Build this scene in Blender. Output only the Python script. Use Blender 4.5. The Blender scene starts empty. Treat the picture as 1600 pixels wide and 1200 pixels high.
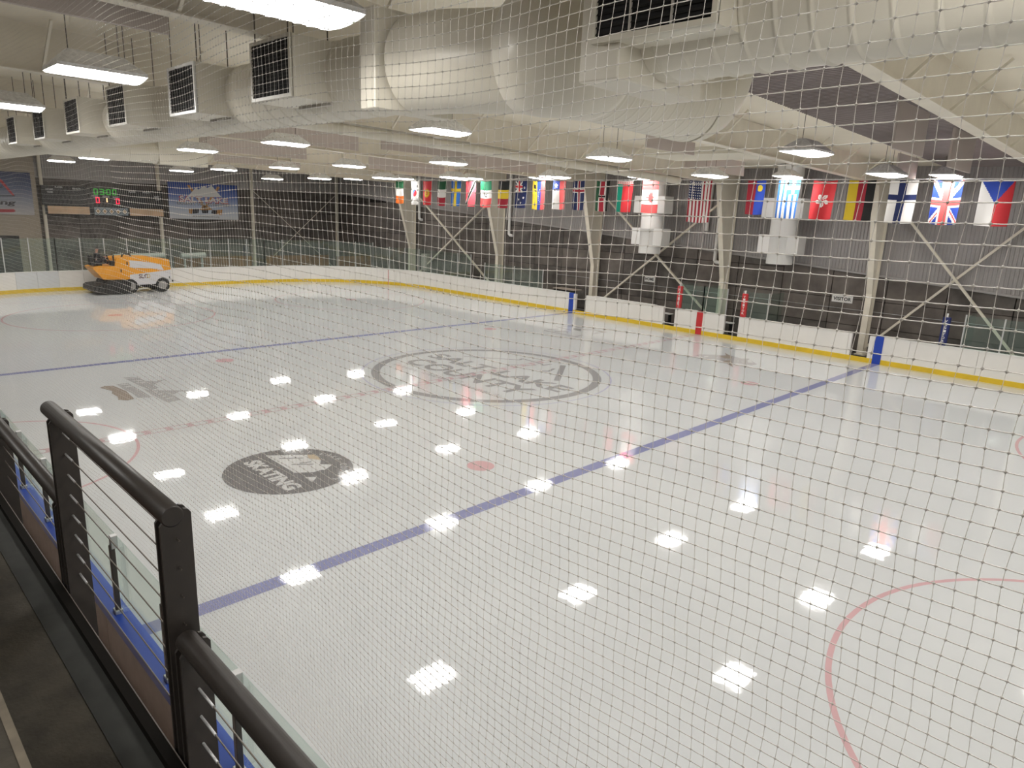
import bpy, bmesh, math, random
import numpy as np
from mathutils import Vector, Matrix
random.seed(7)
scene = bpy.context.scene
COL = scene.collection
PI = math.pi

# ---------------------------------------------------------------- camera, world, exposure
CAM = np.array([17.7903, -16.9578, 5.6843]); YAW, PIT, ROL, FPX = 0.7714, 0.2434, 0.0432, 1073.77
_f = np.array([-math.sin(YAW)*math.cos(PIT), math.cos(YAW)*math.cos(PIT), -math.sin(PIT)])
_r = np.cross(_f, [0, 0, 1]); _r /= np.linalg.norm(_r); _u = np.cross(_r, _f)
_R = math.cos(ROL)*_r + math.sin(ROL)*_u; _U = -math.sin(ROL)*_r + math.cos(ROL)*_u
cam_d = bpy.data.cameras.new('camera'); cam = bpy.data.objects.new('camera', cam_d); COL.objects.link(cam)
cam_d.sensor_fit = 'HORIZONTAL'; cam_d.sensor_width = 36.0; cam_d.lens = FPX/1600*36.0
cam_d.clip_start = 0.05; cam_d.clip_end = 300
_m = Matrix(((_R[0], _U[0], -_f[0]), (_R[1], _U[1], -_f[1]), (_R[2], _U[2], -_f[2])))
cam.matrix_world = Matrix.Translation(Vector(CAM)) @ _m.to_4x4()
scene.camera = cam
world = bpy.data.worlds.new('world'); scene.world = world; world.use_nodes = True
world.node_tree.nodes['Background'].inputs[0].default_value = (0.9, 0.9, 1.0, 1)
world.node_tree.nodes['Background'].inputs[1].default_value = 0.02
LAMP = 43.0                                  # radiance of the ceiling lights' lenses
vs = scene.view_settings
vs.view_transform = 'Standard'; vs.look = 'None'; vs.gamma = 1.0; vs.use_curve_mapping = False; vs.exposure = 0.0

def at(px, py, axis, val):
    """survey helper: the point of the photographed place seen at a pixel, on a known plane"""
    d = _f + (px-800)/FPX*_R - (py-600)/FPX*_U
    t = (val-CAM[axis])/d[axis]
    return tuple(float(v) for v in CAM+t*d)

# ---------------------------------------------------------------- materials
MATS = {}
def mat(name, col, rough=0.6, metal=0.0, noise=0.0, nscale=3.0, bump=0.0, bscale=40.0, spec=0.5, coat=0.0, coatr=0.05, emit=0.0, ncol=None):
    if name in MATS: return MATS[name]
    m = bpy.data.materials.new(name); m.use_nodes = True; nt = m.node_tree; b = nt.nodes['Principled BSDF']
    b.inputs['Base Color'].default_value = (*col, 1); b.inputs['Roughness'].default_value = rough
    b.inputs['Metallic'].default_value = metal; b.inputs['Specular IOR Level'].default_value = spec
    if coat: b.inputs['Coat Weight'].default_value = coat; b.inputs['Coat Roughness'].default_value = coatr
    if emit: b.inputs['Emission Color'].default_value = (*col, 1); b.inputs['Emission Strength'].default_value = emit
    if noise or bump:
        tc = nt.nodes.new('ShaderNodeTexCoord')
    if noise:
        n = nt.nodes.new('ShaderNodeTexNoise'); n.inputs['Scale'].default_value = nscale; n.inputs['Detail'].default_value = 6
        nt.links.new(tc.outputs['Object'], n.inputs['Vector'])
        r = nt.nodes.new('ShaderNodeValToRGB')
        c2 = ncol if ncol else tuple(max(0, c*(1-noise)) for c in col)
        c1 = tuple(min(1, c*(1+noise*0.6)) for c in col)
        r.color_ramp.elements[0].position = 0.3; r.color_ramp.elements[1].position = 0.72
        r.color_ramp.elements[0].color = (*c2, 1); r.color_ramp.elements[1].color = (*c1, 1)
        nt.links.new(n.outputs['Fac'], r.inputs['Fac']); nt.links.new(r.outputs['Color'], b.inputs['Base Color'])
    if bump:
        n2 = nt.nodes.new('ShaderNodeTexNoise'); n2.inputs['Scale'].default_value = bscale; n2.inputs['Detail'].default_value = 4
        nt.links.new(tc.outputs['Object'], n2.inputs['Vector'])
        bp = nt.nodes.new('ShaderNodeBump'); bp.inputs['Strength'].default_value = bump; bp.inputs['Distance'].default_value = 0.01
        nt.links.new(n2.outputs['Fac'], bp.inputs['Height']); nt.links.new(bp.outputs['Normal'], b.inputs['Normal'])
    MATS[name] = m; return m

def ice_mat(name, col, var=0.03):
    """painted ice: matt colour under a clear wet film"""
    if name in MATS: return MATS[name]
    m = mat(name, col, rough=0.75, spec=0.0, noise=var, nscale=0.35)
    nt = m.node_tree; b = nt.nodes['Principled BSDF']
    b.inputs['Coat Weight'].default_value = 1.0; b.inputs['Coat IOR'].default_value = 1.31
    g = nt.nodes.new('ShaderNodeNewGeometry')
    n = nt.nodes.new('ShaderNodeTexNoise'); n.inputs['Scale'].default_value = 0.25; n.inputs['Detail'].default_value = 3
    nt.links.new(g.outputs['Position'], n.inputs['Vector'])
    mr = nt.nodes.new('ShaderNodeMapRange'); mr.inputs['From Min'].default_value = 0.35; mr.inputs['From Max'].default_value = 0.7
    mr.inputs['To Min'].default_value = 0.02; mr.inputs['To Max'].default_value = 0.07
    nt.links.new(n.outputs['Fac'], mr.inputs['Value']); nt.links.new(mr.outputs['Result'], b.inputs['Coat Roughness'])
    n2 = nt.nodes.new('ShaderNodeTexNoise'); n2.inputs['Scale'].default_value = 5.0; n2.inputs['Detail'].default_value = 2
    nt.links.new(g.outputs['Position'], n2.inputs['Vector'])
    bp = nt.nodes.new('ShaderNodeBump'); bp.inputs['Strength'].default_value = 0.12; bp.inputs['Distance'].default_value = 0.006
    nt.links.new(n2.outputs['Fac'], bp.inputs['Height']); nt.links.new(bp.outputs['Normal'], b.inputs['Coat Normal'])
    return m

def glass_mat(name, tint, fac=0.9):
    if name in MATS: return MATS[name]
    m = bpy.data.materials.new(name); m.use_nodes = True; nt = m.node_tree
    for n in list(nt.nodes): nt.nodes.remove(n)
    o = nt.nodes.new('ShaderNodeOutputMaterial'); t = nt.nodes.new('ShaderNodeBsdfTransparent'); t.inputs[0].default_value = (*tint, 1)
    g = nt.nodes.new('ShaderNodeBsdfGlossy'); g.inputs['Roughness'].default_value = 0.03; g.inputs[0].default_value = (0.9, 1, 0.97, 1)
    d = nt.nodes.new('ShaderNodeBsdfDiffuse'); d.inputs[0].default_value = (0.55, 0.68, 0.62, 1)
    mx0 = nt.nodes.new('ShaderNodeMixShader'); mx0.inputs[0].default_value = 1-fac
    nt.links.new(t.outputs[0], mx0.inputs[1]); nt.links.new(d.outputs[0], mx0.inputs[2])
    lw = nt.nodes.new('ShaderNodeLayerWeight'); lw.inputs['Blend'].default_value = 0.5; pw = nt.nodes.new('ShaderNodeMath'); pw.operation = 'POWER'; pw.inputs[1].default_value = 5.0; fr = nt.nodes.new('ShaderNodeMath'); fr.operation = 'MULTIPLY_ADD'; fr.inputs[1].default_value = 0.5; fr.inputs[2].default_value = 0.025
    nt.links.new(lw.outputs['Facing'], pw.inputs[0]); nt.links.new(pw.outputs[0], fr.inputs[0])
    mx = nt.nodes.new('ShaderNodeMixShader'); nt.links.new(fr.outputs[0], mx.inputs[0])
    nt.links.new(mx0.outputs[0], mx.inputs[1]); nt.links.new(g.outputs[0], mx.inputs[2]); nt.links.new(mx.outputs[0], o.inputs[0])
    MATS[name] = m; return m

M_ICE = ice_mat('ice', (0.575, 0.59, 0.60))
M_STEEL = mat('cream_steel_paint', (0.80, 0.745, 0.63), 0.45, noise=0.06, nscale=2)
M_CEIL = mat('white_roof_lining', (0.88, 0.815, 0.68), 0.75, noise=0.05, nscale=0.6, bump=0.15, bscale=3)
M_DUCT = mat('cream_duct_paint', (0.70, 0.66, 0.56), 0.38, noise=0.05, nscale=1.5)
M_GALV = mat('galvanised_sheet', (0.50, 0.47, 0.43), 0.5, metal=0.1, noise=0.15, nscale=9)
M_HOOD = mat('perforated_hood_sheet', (0.85, 0.85, 0.85), 0.5, noise=0.2, nscale=14)
M_SIDING = mat('grey_metal_siding', (0.40, 0.38, 0.372), 0.5, metal=0.2, noise=0.08, nscale=0.8)
M_CONC = mat('dark_cast_concrete', (0.135, 0.120, 0.110), 0.85, noise=0.45, nscale=1.4, bump=0.35, bscale=9)
M_CONC2 = mat('brown_cast_concrete', (0.172, 0.15, 0.135), 0.85, noise=0.4, nscale=1.1, bump=0.35, bscale=9)
M_JOINT = mat('concrete_joint', (0.03, 0.027, 0.025), 0.9, noise=0.3)
M_FLOORC = mat('rink_side_floor', (0.16, 0.15, 0.145), 0.8, noise=0.3, nscale=1.5)
M_BOARD = mat('white_board_plastic', (0.82, 0.80, 0.77), 0.35, noise=0.04, nscale=1.2)
M_BOARD2 = mat('bluish_board_plastic', (0.66, 0.68, 0.70), 0.35)
M_YEL = mat('yellow_kick_plastic', (0.72, 0.50, 0.03), 0.4, noise=0.08, nscale=2)
M_BLUE = mat('blue_plastic', (0.015, 0.06, 0.42), 0.4)
M_NAVY = mat('navy_pad', (0.012, 0.02, 0.12), 0.6)
M_RED = mat('red_plastic', (0.55, 0.03, 0.035), 0.45)
M_WHITE = mat('white_paint', (0.8, 0.79, 0.77), 0.5)
M_BLACK = mat('black_rubber', (0.012, 0.012, 0.013), 0.6)
M_DARK = mat('dark_opening', (0.01, 0.01, 0.011), 0.8)
M_BACK = mat('mauve_board_back', (0.46, 0.385, 0.355), 0.7, noise=0.1, nscale=6)
M_ALU = mat('aluminium', (0.6, 0.6, 0.6), 0.4, metal=0.6)
M_RAIL = mat('bronze_rail_paint', (0.035, 0.029, 0.025), 0.42, noise=0.15, nscale=12)
M_CABLE = mat('steel_cable', (0.16, 0.14, 0.12), 0.35, metal=0.8)
M_STAND = mat('stand_concrete', (0.055, 0.047, 0.034), 0.85, noise=0.4, nscale=7, bump=0.3, bscale=60)
M_STAND2 = mat('stand_edge_concrete', (0.026, 0.027, 0.024), 0.85, noise=0.3, nscale=7)
M_TAN = mat('tan_block_paint', (0.42, 0.365, 0.29), 0.7, noise=0.08, nscale=0.7)
M_WOOD = mat('brown_planks', (0.24, 0.12, 0.05), 0.6, noise=0.45, nscale=2.2)
M_NET = mat('white_net_twine', (0.82, 0.79, 0.75), 0.6)
_nt = M_NET.node_tree; _tr = _nt.nodes.new('ShaderNodeBsdfTranslucent'); _tr.inputs[0].default_value = (0.80, 0.77, 0.73, 1); _mx = _nt.nodes.new('ShaderNodeMixShader'); _mx.inputs[0].default_value = 0.4
_nt.links.new(_nt.nodes['Principled BSDF'].outputs[0], _mx.inputs[1]); _nt.links.new(_tr.outputs[0], _mx.inputs[2]); _nt.links.new(_mx.outputs[0], _nt.nodes['Material Output'].inputs[0])
M_BAFFLE = mat('mauve_baffle_fabric', (0.56, 0.49, 0.45), 0.85)
M_GLASS = glass_mat('green_rink_glass', (0.90, 0.95, 0.93), 0.965)

# lamp lens
m_lens = bpy.data.materials.new('lamp_lens'); m_lens.use_nodes = True
_b = m_lens.node_tree.nodes['Principled BSDF']; _b.inputs['Base Color'].default_value = (0.8, 0.8, 0.8, 1)
_b.inputs['Emission Color'].default_value = (1.0, 0.975, 0.935, 1); _b.inputs['Emission Strength'].default_value = LAMP

# ---------------------------------------------------------------- mesh helpers
WLOC = {}
class MB:
    def __init__(s): s.v = []; s.f = []; s.mi = []; s.sm = []
    def add(s, vs_, fs, mi=0, smooth=False):
        o = len(s.v); s.v += [tuple(p) for p in vs_]
        for f in fs: s.f.append(tuple(o+i for i in f)); s.mi.append(mi); s.sm.append(smooth)
    def box(s, x0, x1, y0, y1, z0, z1, mi=0):
        s.add([(x0,y0,z0),(x1,y0,z0),(x1,y1,z0),(x0,y1,z0),(x0,y0,z1),(x1,y0,z1),(x1,y1,z1),(x0,y1,z1)],
              [(3,2,1,0),(4,5,6,7),(0,1,5,4),(1,2,6,5),(2,3,7,6),(3,0,4,7)], mi)
    def bevbox(s, x0, x1, y0, y1, z0, z1, b, mi=0):
        P = [(x0+b,y0),(x1-b,y0),(x1,y0+b),(x1,y1-b),(x1-b,y1),(x0+b,y1),(x0,y1-b),(x0,y0+b)]
        n = 8; cx, cy = (x0+x1)/2, (y0+y1)/2
        sh = lambda p: (p[0]+(b if p[0] < cx else -b)*0.8, p[1]+(b if p[1] < cy else -b)*0.8)
        rings = [[(*sh(p), z0) for p in P], [(*p, z0+b) for p in P], [(*p, z1-b) for p in P], [(*sh(p), z1) for p in P]]
        vs_ = sum(rings, []); fs = [tuple(range(n))[::-1], tuple(3*n+i for i in range(n))]
        for k in range(3):
            for i in range(n): fs.append((k*n+i, k*n+(i+1) % n, (k+1)*n+(i+1) % n, (k+1)*n+i))
        s.add(vs_, fs, mi)
    def tube(s, a, b, r, n=8, mi=0, r2=None, caps=True, smooth=True):
        s.path([a, b], [r, r if r2 is None else r2], n, mi, caps, smooth)
    def path(s, pts, rad, n=8, mi=0, caps=True, smooth=True):
        pts = [Vector(p) for p in pts]
        if not hasattr(rad, '__len__'): rad = [rad]*len(pts)
        vs_ = []; fs = []; prev = None
        for i, p in enumerate(pts):
            d = (pts[min(i+1, len(pts)-1)]-pts[max(i-1, 0)]).normalized()
            if prev is None: u = d.cross(Vector((0,0,1))); u = u if u.length > 1e-3 else d.cross(Vector((1,0,0)))
            else: u = prev - d*prev.dot(d)
            u.normalize(); prev = u; w = d.cross(u)
            for k in range(n):
                a = 2*PI*k/n; vs_.append(p+(u*math.cos(a)+w*math.sin(a))*rad[i])
        for i in range(len(pts)-1):
            for k in range(n): fs.append((i*n+k, i*n+(k+1) % n, (i+1)*n+(k+1) % n, (i+1)*n+k))
        s.add(vs_, fs, mi, smooth)
        if caps:
            s.add(vs_[:n], [tuple(range(n))[::-1]], mi); s.add(vs_[-n:], [tuple(range(n))], mi)
    def bar(s, a, b, w, h, mi=0, up=(0,0,1)):
        a = Vector(a); b = Vector(b); d = (b-a).normalized(); u = d.cross(Vector(up)).normalized(); v = u.cross(d)
        c = [a+u*(sx*w/2)+v*(sz*h/2) for sx, sz in ((-1,-1),(1,-1),(1,1),(-1,1))]; e = [p+(b-a) for p in c]
        s.add(c+e, [(3,2,1,0),(4,5,6,7),(0,1,5,4),(1,2,6,5),(2,3,7,6),(3,0,4,7)], mi)
    def prism(s, poly, axis, lo, hi, mi=0):
        """poly in the two other axes (in x,y,z order) extruded along axis"""
        def mk(p, t):
            q = list(p); q.insert(axis, t); return tuple(q)
        n = len(poly); vs_ = [mk(p, lo) for p in poly]+[mk(p, hi) for p in poly]
        fs = [tuple(range(n))[::-1], tuple(range(n, 2*n))]+[(i, (i+1) % n, n+(i+1) % n, n+i) for i in range(n)]
        s.add(vs_, fs, mi)
    def quad(s, a, b, c, d, mi=0): s.add([a, b, c, d], [(0,1,2,3)], mi)
    def ngon(s, pts, mi=0): s.add(pts, [tuple(range(len(pts)))], mi)
    def ring(s, cx, cy, z, r0, r1, n=96, a0=0, a1=2*PI, mi=0):
        full = abs(a1-a0-2*PI) < 1e-6; vs_ = []
        for i in range(n+1):
            a = a0+(a1-a0)*i/n; vs_ += [(cx+r0*math.cos(a), cy+r0*math.sin(a), z), (cx+r1*math.cos(a), cy+r1*math.sin(a), z)]
        s.add(vs_, [(2*i, 2*i+1, 2*i+3, 2*i+2) for i in range(n)], mi)
    def disc(s, cx, cy, z, r, n=40, mi=0):
        s.ngon([(cx+r*math.cos(2*PI*i/n), cy+r*math.sin(2*PI*i/n), z) for i in range(n)], mi)
    def stroke(s, pts, w, z, mi=0):
        for (x0, y0), (x1, y1) in zip(pts[:-1], pts[1:]):
            L = math.hypot(x1-x0, y1-y0) or 1; nx, ny = -(y1-y0)/L*w/2, (x1-x0)/L*w/2
            s.quad((x0+nx,y0+ny,z),(x0-nx,y0-ny,z),(x1-nx,y1-ny,z),(x1+nx,y1+ny,z), mi)
    def build(s, name, mats, parent=None, loc=None, recalc=True):
        me = bpy.data.meshes.new(name)
        o = bpy.data.objects.new(name, me); COL.objects.link(o)
        if parent is not None: off = WLOC[parent.name]; o.parent = parent; WLOC[o.name] = off
        else:
            if loc is None:
                a = np.array(s.v); lo, hi = a.min(0), a.max(0); loc = ((lo[0]+hi[0])/2, (lo[1]+hi[1])/2, lo[2])
            off = tuple(loc); o.location = off; WLOC[o.name] = off
        me.from_pydata([(x-off[0], y-off[1], z-off[2]) for x, y, z in s.v], [], s.f)
        for m in (mats if isinstance(mats, (list, tuple)) else [mats]): me.materials.append(m)
        me.polygons.foreach_set('material_index', s.mi); me.polygons.foreach_set('use_smooth', s.sm)
        if recalc and len(s.f) < 40000:
            bm = bmesh.new(); bm.from_mesh(me); bmesh.ops.recalc_face_normals(bm, faces=bm.faces); bm.to_mesh(me); bm.free()
        me.update(); return o

def tag(o, label=None, cat=None, group=None, kind=None):
    if label: o['label'] = label
    if cat: o['category'] = cat
    if group: o['group'] = group
    if kind: o['kind'] = kind
    return o
def thing(name, label, cat, loc, group=None, kind=None):
    o = bpy.data.objects.new(name, None); COL.objects.link(o); o.location = loc; o.empty_display_size = 0.2
    WLOC[o.name] = tuple(loc); return tag(o, label, cat, group, kind)
def copy_tree(o, loc=None, parent=None):
    c = o.copy(); COL.objects.link(c); c.parent = parent
    if loc is not None: c.location = loc
    WLOC[c.name] = tuple(c.location) if parent is None else WLOC[parent.name]
    for ch in list(o.children): copy_tree(ch, None, c)
    return c
def box(name, x0, x1, y0, y1, z0, z1, m, parent=None, bev=0.0):
    b = MB()
    if bev: b.bevbox(x0, x1, y0, y1, z0, z1, bev)
    else: b.box(x0, x1, y0, y1, z0, z1)
    return b.build(name, m, parent)

_txt_cache = {}
def text2d(s, bold=0.0, shear=0.0):
    """outline of a string in the built-in font, unit cap height, centred; -> verts, faces, width"""
    k = (s, bold, shear)
    if k in _txt_cache: return _txt_cache[k]
    c = bpy.data.curves.new('t', 'FONT'); c.body = s; c.offset = bold; c.shear = shear; c.resolution_u = 3
    o = bpy.data.objects.new('t', c); COL.objects.link(o); bpy.context.view_layer.update()
    me = bpy.data.meshes.new_from_object(o.evaluated_get(bpy.context.evaluated_depsgraph_get()))
    vs_ = [tuple(v.co) for v in me.vertices]; fs = [tuple(p.vertices) for p in me.polygons]
    bpy.data.objects.remove(o); bpy.data.curves.remove(c); bpy.data.meshes.remove(me)
    xs = [v[0] for v in vs_]; ys = [v[1] for v in vs_]; x0, x1, y0, y1 = min(xs), max(xs), min(ys), max(ys)
    vs_ = [((x-(x0+x1)/2)/(y1-y0), (y-(y0+y1)/2)/(y1-y0)) for x, y, _ in vs_]
    _txt_cache[k] = (vs_, fs, (x1-x0)/(y1-y0)); return _txt_cache[k]
def put_text(mb, s, cen, U, V, w, h, mi=0, bold=0.0, shear=0.0):
    vs_, fs, wd = text2d(s, bold, shear); cen = Vector(cen); U = Vector(U); V = Vector(V)
    mb.add([cen+U*(x/wd*w)+V*(y*h) for x, y in vs_], fs, mi)

# ================================================================= SETTING
HX, HY, CR = 30.6, 15.0, 8.5                 # half length, half width, corner radius of the ice
def rr_path(off=0.0, step=0.6):
    """rounded-rectangle outline of the rink, offset outwards, as (x, y, nx, ny), counter-clockwise from the near side"""
    hx, hy, r = HX+off, HY+off, CR+off; out = []
    def seg(x0, y0, x1, y1, nx, ny):
        L = math.hypot(x1-x0, y1-y0); n = max(1, int(L/step))
        for i in range(n): out.append((x0+(x1-x0)*i/n, y0+(y1-y0)*i/n, nx, ny))
    def arc(cx, cy, a0):
        n = 48
        for i in range(n):
            a = a0+PI/2*i/n; out.append((cx+r*math.cos(a), cy+r*math.sin(a), math.cos(a), math.sin(a)))
    seg(-hx+r, -hy, hx-r, -hy, 0, -1); arc(hx-r, -hy+r, -PI/2); seg(hx, -hy+r, hx, hy-r, 1, 0); arc(hx-r, hy-r, 0)
    seg(hx-r, hy, -hx+r, hy, 0, 1); arc(-hx+r, hy-r, PI/2); seg(-hx, hy-r, -hx, -hy+r, -1, 0); arc(-hx+r, -hy+r, PI)
    return out
b = MB(); P = rr_path(0.03)
b.ngon([(p[0], p[1], 0.0) for p in P]); b.add([(p[0], p[1], -0.06) for p in P], [tuple(range(len(P)))[::-1]])
floor = b.build('floor', M_ICE, loc=(0, 0, 0)); tag(floor, 'glossy white ice sheet filling the rink inside the boards', 'ice', kind='structure')
b = MB(); b.box(-40, 38, -26, 19, -0.3, -0.06)
slab = b.build('floor_concrete', M_FLOORC); tag(slab, 'grey concrete floor around the outside of the ice rink', 'floor', kind='structure')

# ---- painted marks in the ice (flat paint, parts of the ice)
I_BLUE = ice_mat('ice_blue', (0.235, 0.245, 0.41)); I_RED = ice_mat('ice_red', (0.62, 0.30, 0.34)); I_REDF = ice_mat('ice_red_fine', (0.50, 0.36, 0.375))
I_GREY = ice_mat('ice_grey', (0.30, 0.295, 0.30)); I_GREY2 = ice_mat('ice_pale_grey', (0.385, 0.38, 0.38)); I_LILAC = ice_mat('ice_lilac', (0.42, 0.42, 0.54))
I_DISC = ice_mat('ice_dark_disc', (0.17, 0.165, 0.17), var=0.12); I_TAUPE = ice_mat('ice_taupe', (0.33, 0.28, 0.24)); I_SPOT = ice_mat('ice_spot', (0.56, 0.36, 0.375))
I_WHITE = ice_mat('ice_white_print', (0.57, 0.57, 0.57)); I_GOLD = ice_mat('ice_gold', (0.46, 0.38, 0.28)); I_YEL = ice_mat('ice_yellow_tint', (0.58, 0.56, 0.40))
BX = 8.63
for sx in (-1, 1):
    b = MB(); b.quad((sx*BX-0.15,-HY,0.002),(sx*BX+0.15,-HY,0.002),(sx*BX+0.15,HY,0.002),(sx*BX-0.15,HY,0.002))
    tag(b.build('blue_line', I_BLUE, floor), 'blue line painted across the ice')
b = MB()
for x in (-0.14, 0.14): b.quad((x-0.02,-HY,0.005),(x+0.02,-HY,0.005),(x+0.02,HY,0.005),(x-0.02,HY,0.005))
y = -HY+0.15
while y < HY-0.2:
    b.ngon([(-0.12,y,0.005),(0.0,y+0.06,0.005),(0.12,y,0.005),(0.12,y+0.16,0.005),(0.0,y+0.22,0.005),(-0.12,y+0.16,0.005)]); y += 0.52
tag(b.build('center_line', I_REDF, floor), 'red chequered centre line with thin borders')
SPX, SPY = 6.92, 6.7
for sx in (-1, 1):
    b = MB(); b.quad((sx*26.0-0.025,-13.5,0.002),(sx*26.0+0.025,-13.5,0.002),(sx*26.0+0.025,13.5,0.002),(sx*26.0-0.025,13.5,0.002)); b.build('goal_line', I_REDF, floor)
    for sy in (-1, 1):
        b = MB(); b.disc(sx*SPX, sy*SPY, 0.002, 0.32); b.build('face_off_spot', I_SPOT, floor)
        b = MB(); b.ring(sx*19.6, sy*SPY, 0.002, 4.47, 4.55); b.disc(sx*19.6, sy*SPY, 0.002, 0.32); b.build('face_off_circle', I_SPOT, floor)
b = MB(); b.ring(0, -HY, 0.002, 3.0, 3.07, a0=0, a1=PI); b.build('referee_crease', I_SPOT, floor)
b = MB(); b.ring(0, 0, 0.002, 4.48, 4.54, n=128); b.build('center_circle', I_LILAC, floor)
# flat band of yellow-tinted ice along the board foot
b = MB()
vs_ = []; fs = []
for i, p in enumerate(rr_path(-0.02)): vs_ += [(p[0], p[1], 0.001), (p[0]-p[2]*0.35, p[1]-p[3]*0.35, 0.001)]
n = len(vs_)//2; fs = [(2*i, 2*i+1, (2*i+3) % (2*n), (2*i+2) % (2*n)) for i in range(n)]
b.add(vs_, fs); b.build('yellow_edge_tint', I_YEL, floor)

# centre logo
lg = MB(); lg.ring(0, 0, 0.003, 3.86, 4.17, n=128); ring_o = lg.build('logo_ring', I_GREY, floor)
G = lambda px, py: at(px, py, 2, 0.0)[:2]
lg = MB(); Z = 0.003
put_text(lg, 'SALT LAKE', (0.05, 0.32, Z), (1,0,0), (0,1,0), 7.0, 0.92, bold=0.028)
put_text(lg, 'COUNTY', (-0.1, -0.98, Z), (1,0,0), (0,1,0), 6.1, 1.08, bold=0.028)
tag(lg.build('logo_lettering', I_GREY, floor), 'grey lettering SALT LAKE COUNTY in the centre circle')
lg = MB(); lg.stroke([G(725,557), G(812,562.5), G(816,560.5), G(846,568.5), G(848,571), G(862,569)], 0.10, Z); lg.stroke([G(880,571), G(870,595)], 0.22, Z)
lg.stroke([G(843,580), G(858,580), G(866,576)], 0.12, Z); lg.stroke([G(795,570), G(838,571)], 0.08, Z); lg.build('logo_mountain', I_GREY, floor)
lg = MB(); x = -3.0; k = 0
random.seed(3)
while x < 2.7:                                # small line of script, too blurred in the photo to read
    wv = 0.2+0.12*random.random()
    lg.stroke([(x, -2.05), (x+wv*0.3, -1.85-0.1*random.random()), (x+wv*0.6, -2.1), (x+wv, -1.95)], 0.045, Z)
    x += wv+(0.22 if k % 6 == 5 else 0.0); k += 1
lg.ring(0.55, -1.95, Z, 0.20, 0.26, a0=0.9, a1=5.4, n=20); lg.build('logo_script', I_GREY2, floor)

# skating disc
sk = MB(); SX, SY = 4.45, -10.15; sk.disc(SX, SY, 0.0025, 1.37, n=72); tag(sk.build('skating_disc', I_DISC, floor), 'dark grey round skating emblem on the ice')
sk = MB(); put_text(sk, 'SKATING', (SX+0.02, SY-0.42, 0.004), (1,0,0), (0,1,0), 2.05, 0.38, bold=0.05)
for i, ch in enumerate('SALT LAKE COUNTY'):
    if ch == ' ': continue
    a = PI/2+1.15-2.3*i/15; c = Vector((SX+1.17*math.cos(a), SY+1.17*math.sin(a), 0.004))
    put_text(sk, ch, c, (math.sin(a), -math.cos(a), 0), (math.cos(a), math.sin(a), 0), 0.11, 0.15)
sk.build('disc_lettering', I_WHITE, floor)
sk = MB(); K = lambda zx, zy: (*G(340+zx/7.273, 690+zy/7.273), 0.004)
sk.ngon([K(540,160), K(1020,152), K(1175,210), K(1165,258), K(1310,262), K(1215,325), K(1185,322), K(1090,350), K(870,356)]); sk.ngon([K(990,405), K(1130,402), K(1075,465)])
sk.build('disc_skate_boot', I_WHITE, floor)
sk = MB(); sk.ngon([(*p[:2], 0.0058) for p in (K(1015,152), K(1110,150), K(1180,212), K(1040,195))]); 
sk.build('disc_gold_patch', I_GOLD, floor)
sk = MB()
for a, c in (((700,195),(975,188)),((840,262),(1090,258)),((930,248),(1065,232))): sk.stroke([K(*a)[:2], K(*c)[:2]], 0.05, 0.0055)
sk.build('disc_skate_lines', I_DISC, floor)

# three side logos, outlines surveyed on the ice
def polys(name, label, org, sc, shapes, z=0.003):
    for nm, m, pl in shapes:
        q = MB()
        for p in pl: q.ngon([(*G(org[0]+x/sc, org[1]+y/sc), z) for x, y in p])
        o = q.build(name+'_'+nm, m, floor); z += 0.0012
    tag(o, label)
polys('banner_logo', 'faded grey winged lettering logo on the ice', (150, 580), 10, [
  ('lettering', I_GREY2, [[(420,105),(540,90),(640,95),(760,150),(930,160),(1110,120),(1010,160),(900,215),(980,260),(860,300),(640,210),(490,135)],
     [(320,208),(500,185),(640,270),(700,300),(880,408),(660,418),(560,345),(430,280)], [(720,270),(870,300),(1000,295),(1160,360),(1335,447),(1120,490),(1060,465),(880,370),(760,300)],
     [(1000,300),(1440,300),(1440,315),(1300,318),(1220,362),(1150,345)]]),
  ('blot', I_TAUPE, [[(60,262),(130,232),(270,228),(470,310),(600,432),(500,458),(350,450),(340,400),(250,350),(250,310)]]),
  ('stripes', I_WHITE, [[(430,112),(640,103),(640,110),(450,120)], [(560,150),(720,140),(730,148),(590,158)], [(620,180),(780,165),(790,175),(650,190)], [(360,212),(500,198),(520,206),(390,222)], [(430,245),(570,225),(590,234),(470,256)],
     [(890,330),(960,318),(975,326),(910,340)], [(960,360),(1040,345),(1055,353),(985,370)], [(1030,395),(1110,378),(1125,386),(1050,405)], [(1080,430),(1190,410),(1205,418),(1100,442)], [(930,190),(1150,175),(1300,205),(1130,185),(950,200)]])])
polys('far_logo', 'small grey line logo on the ice near the far blue line', (850, 490), 14.55, [
  ('lines', I_GREY2, [[(270,290),(620,370),(620,385),(270,305)], [(400,280),(640,280),(640,292),(400,292)], [(520,410),(560,440),(530,455),(510,430)], [(680,520),(900,480),(880,500),(720,535)], [(0,375),(720,520),(780,535),(700,530),(0,392)],
     [(80,350),(330,345),(330,358),(80,365)], [(240,400),(560,395),(560,408),(240,415)], [(680,470),(980,430),(880,415),(960,432)], [(1080,470),(1350,430),(1180,435)]]),
  ('block', I_GREY, [[(670,330),(850,352),(835,405),(670,370)], [(680,290),(860,325),(850,335),(690,302)]]), ('wing', I_TAUPE, [[(850,355),(1150,380),(1450,425),(1330,432),(1150,372),(870,370)]])])
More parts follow.
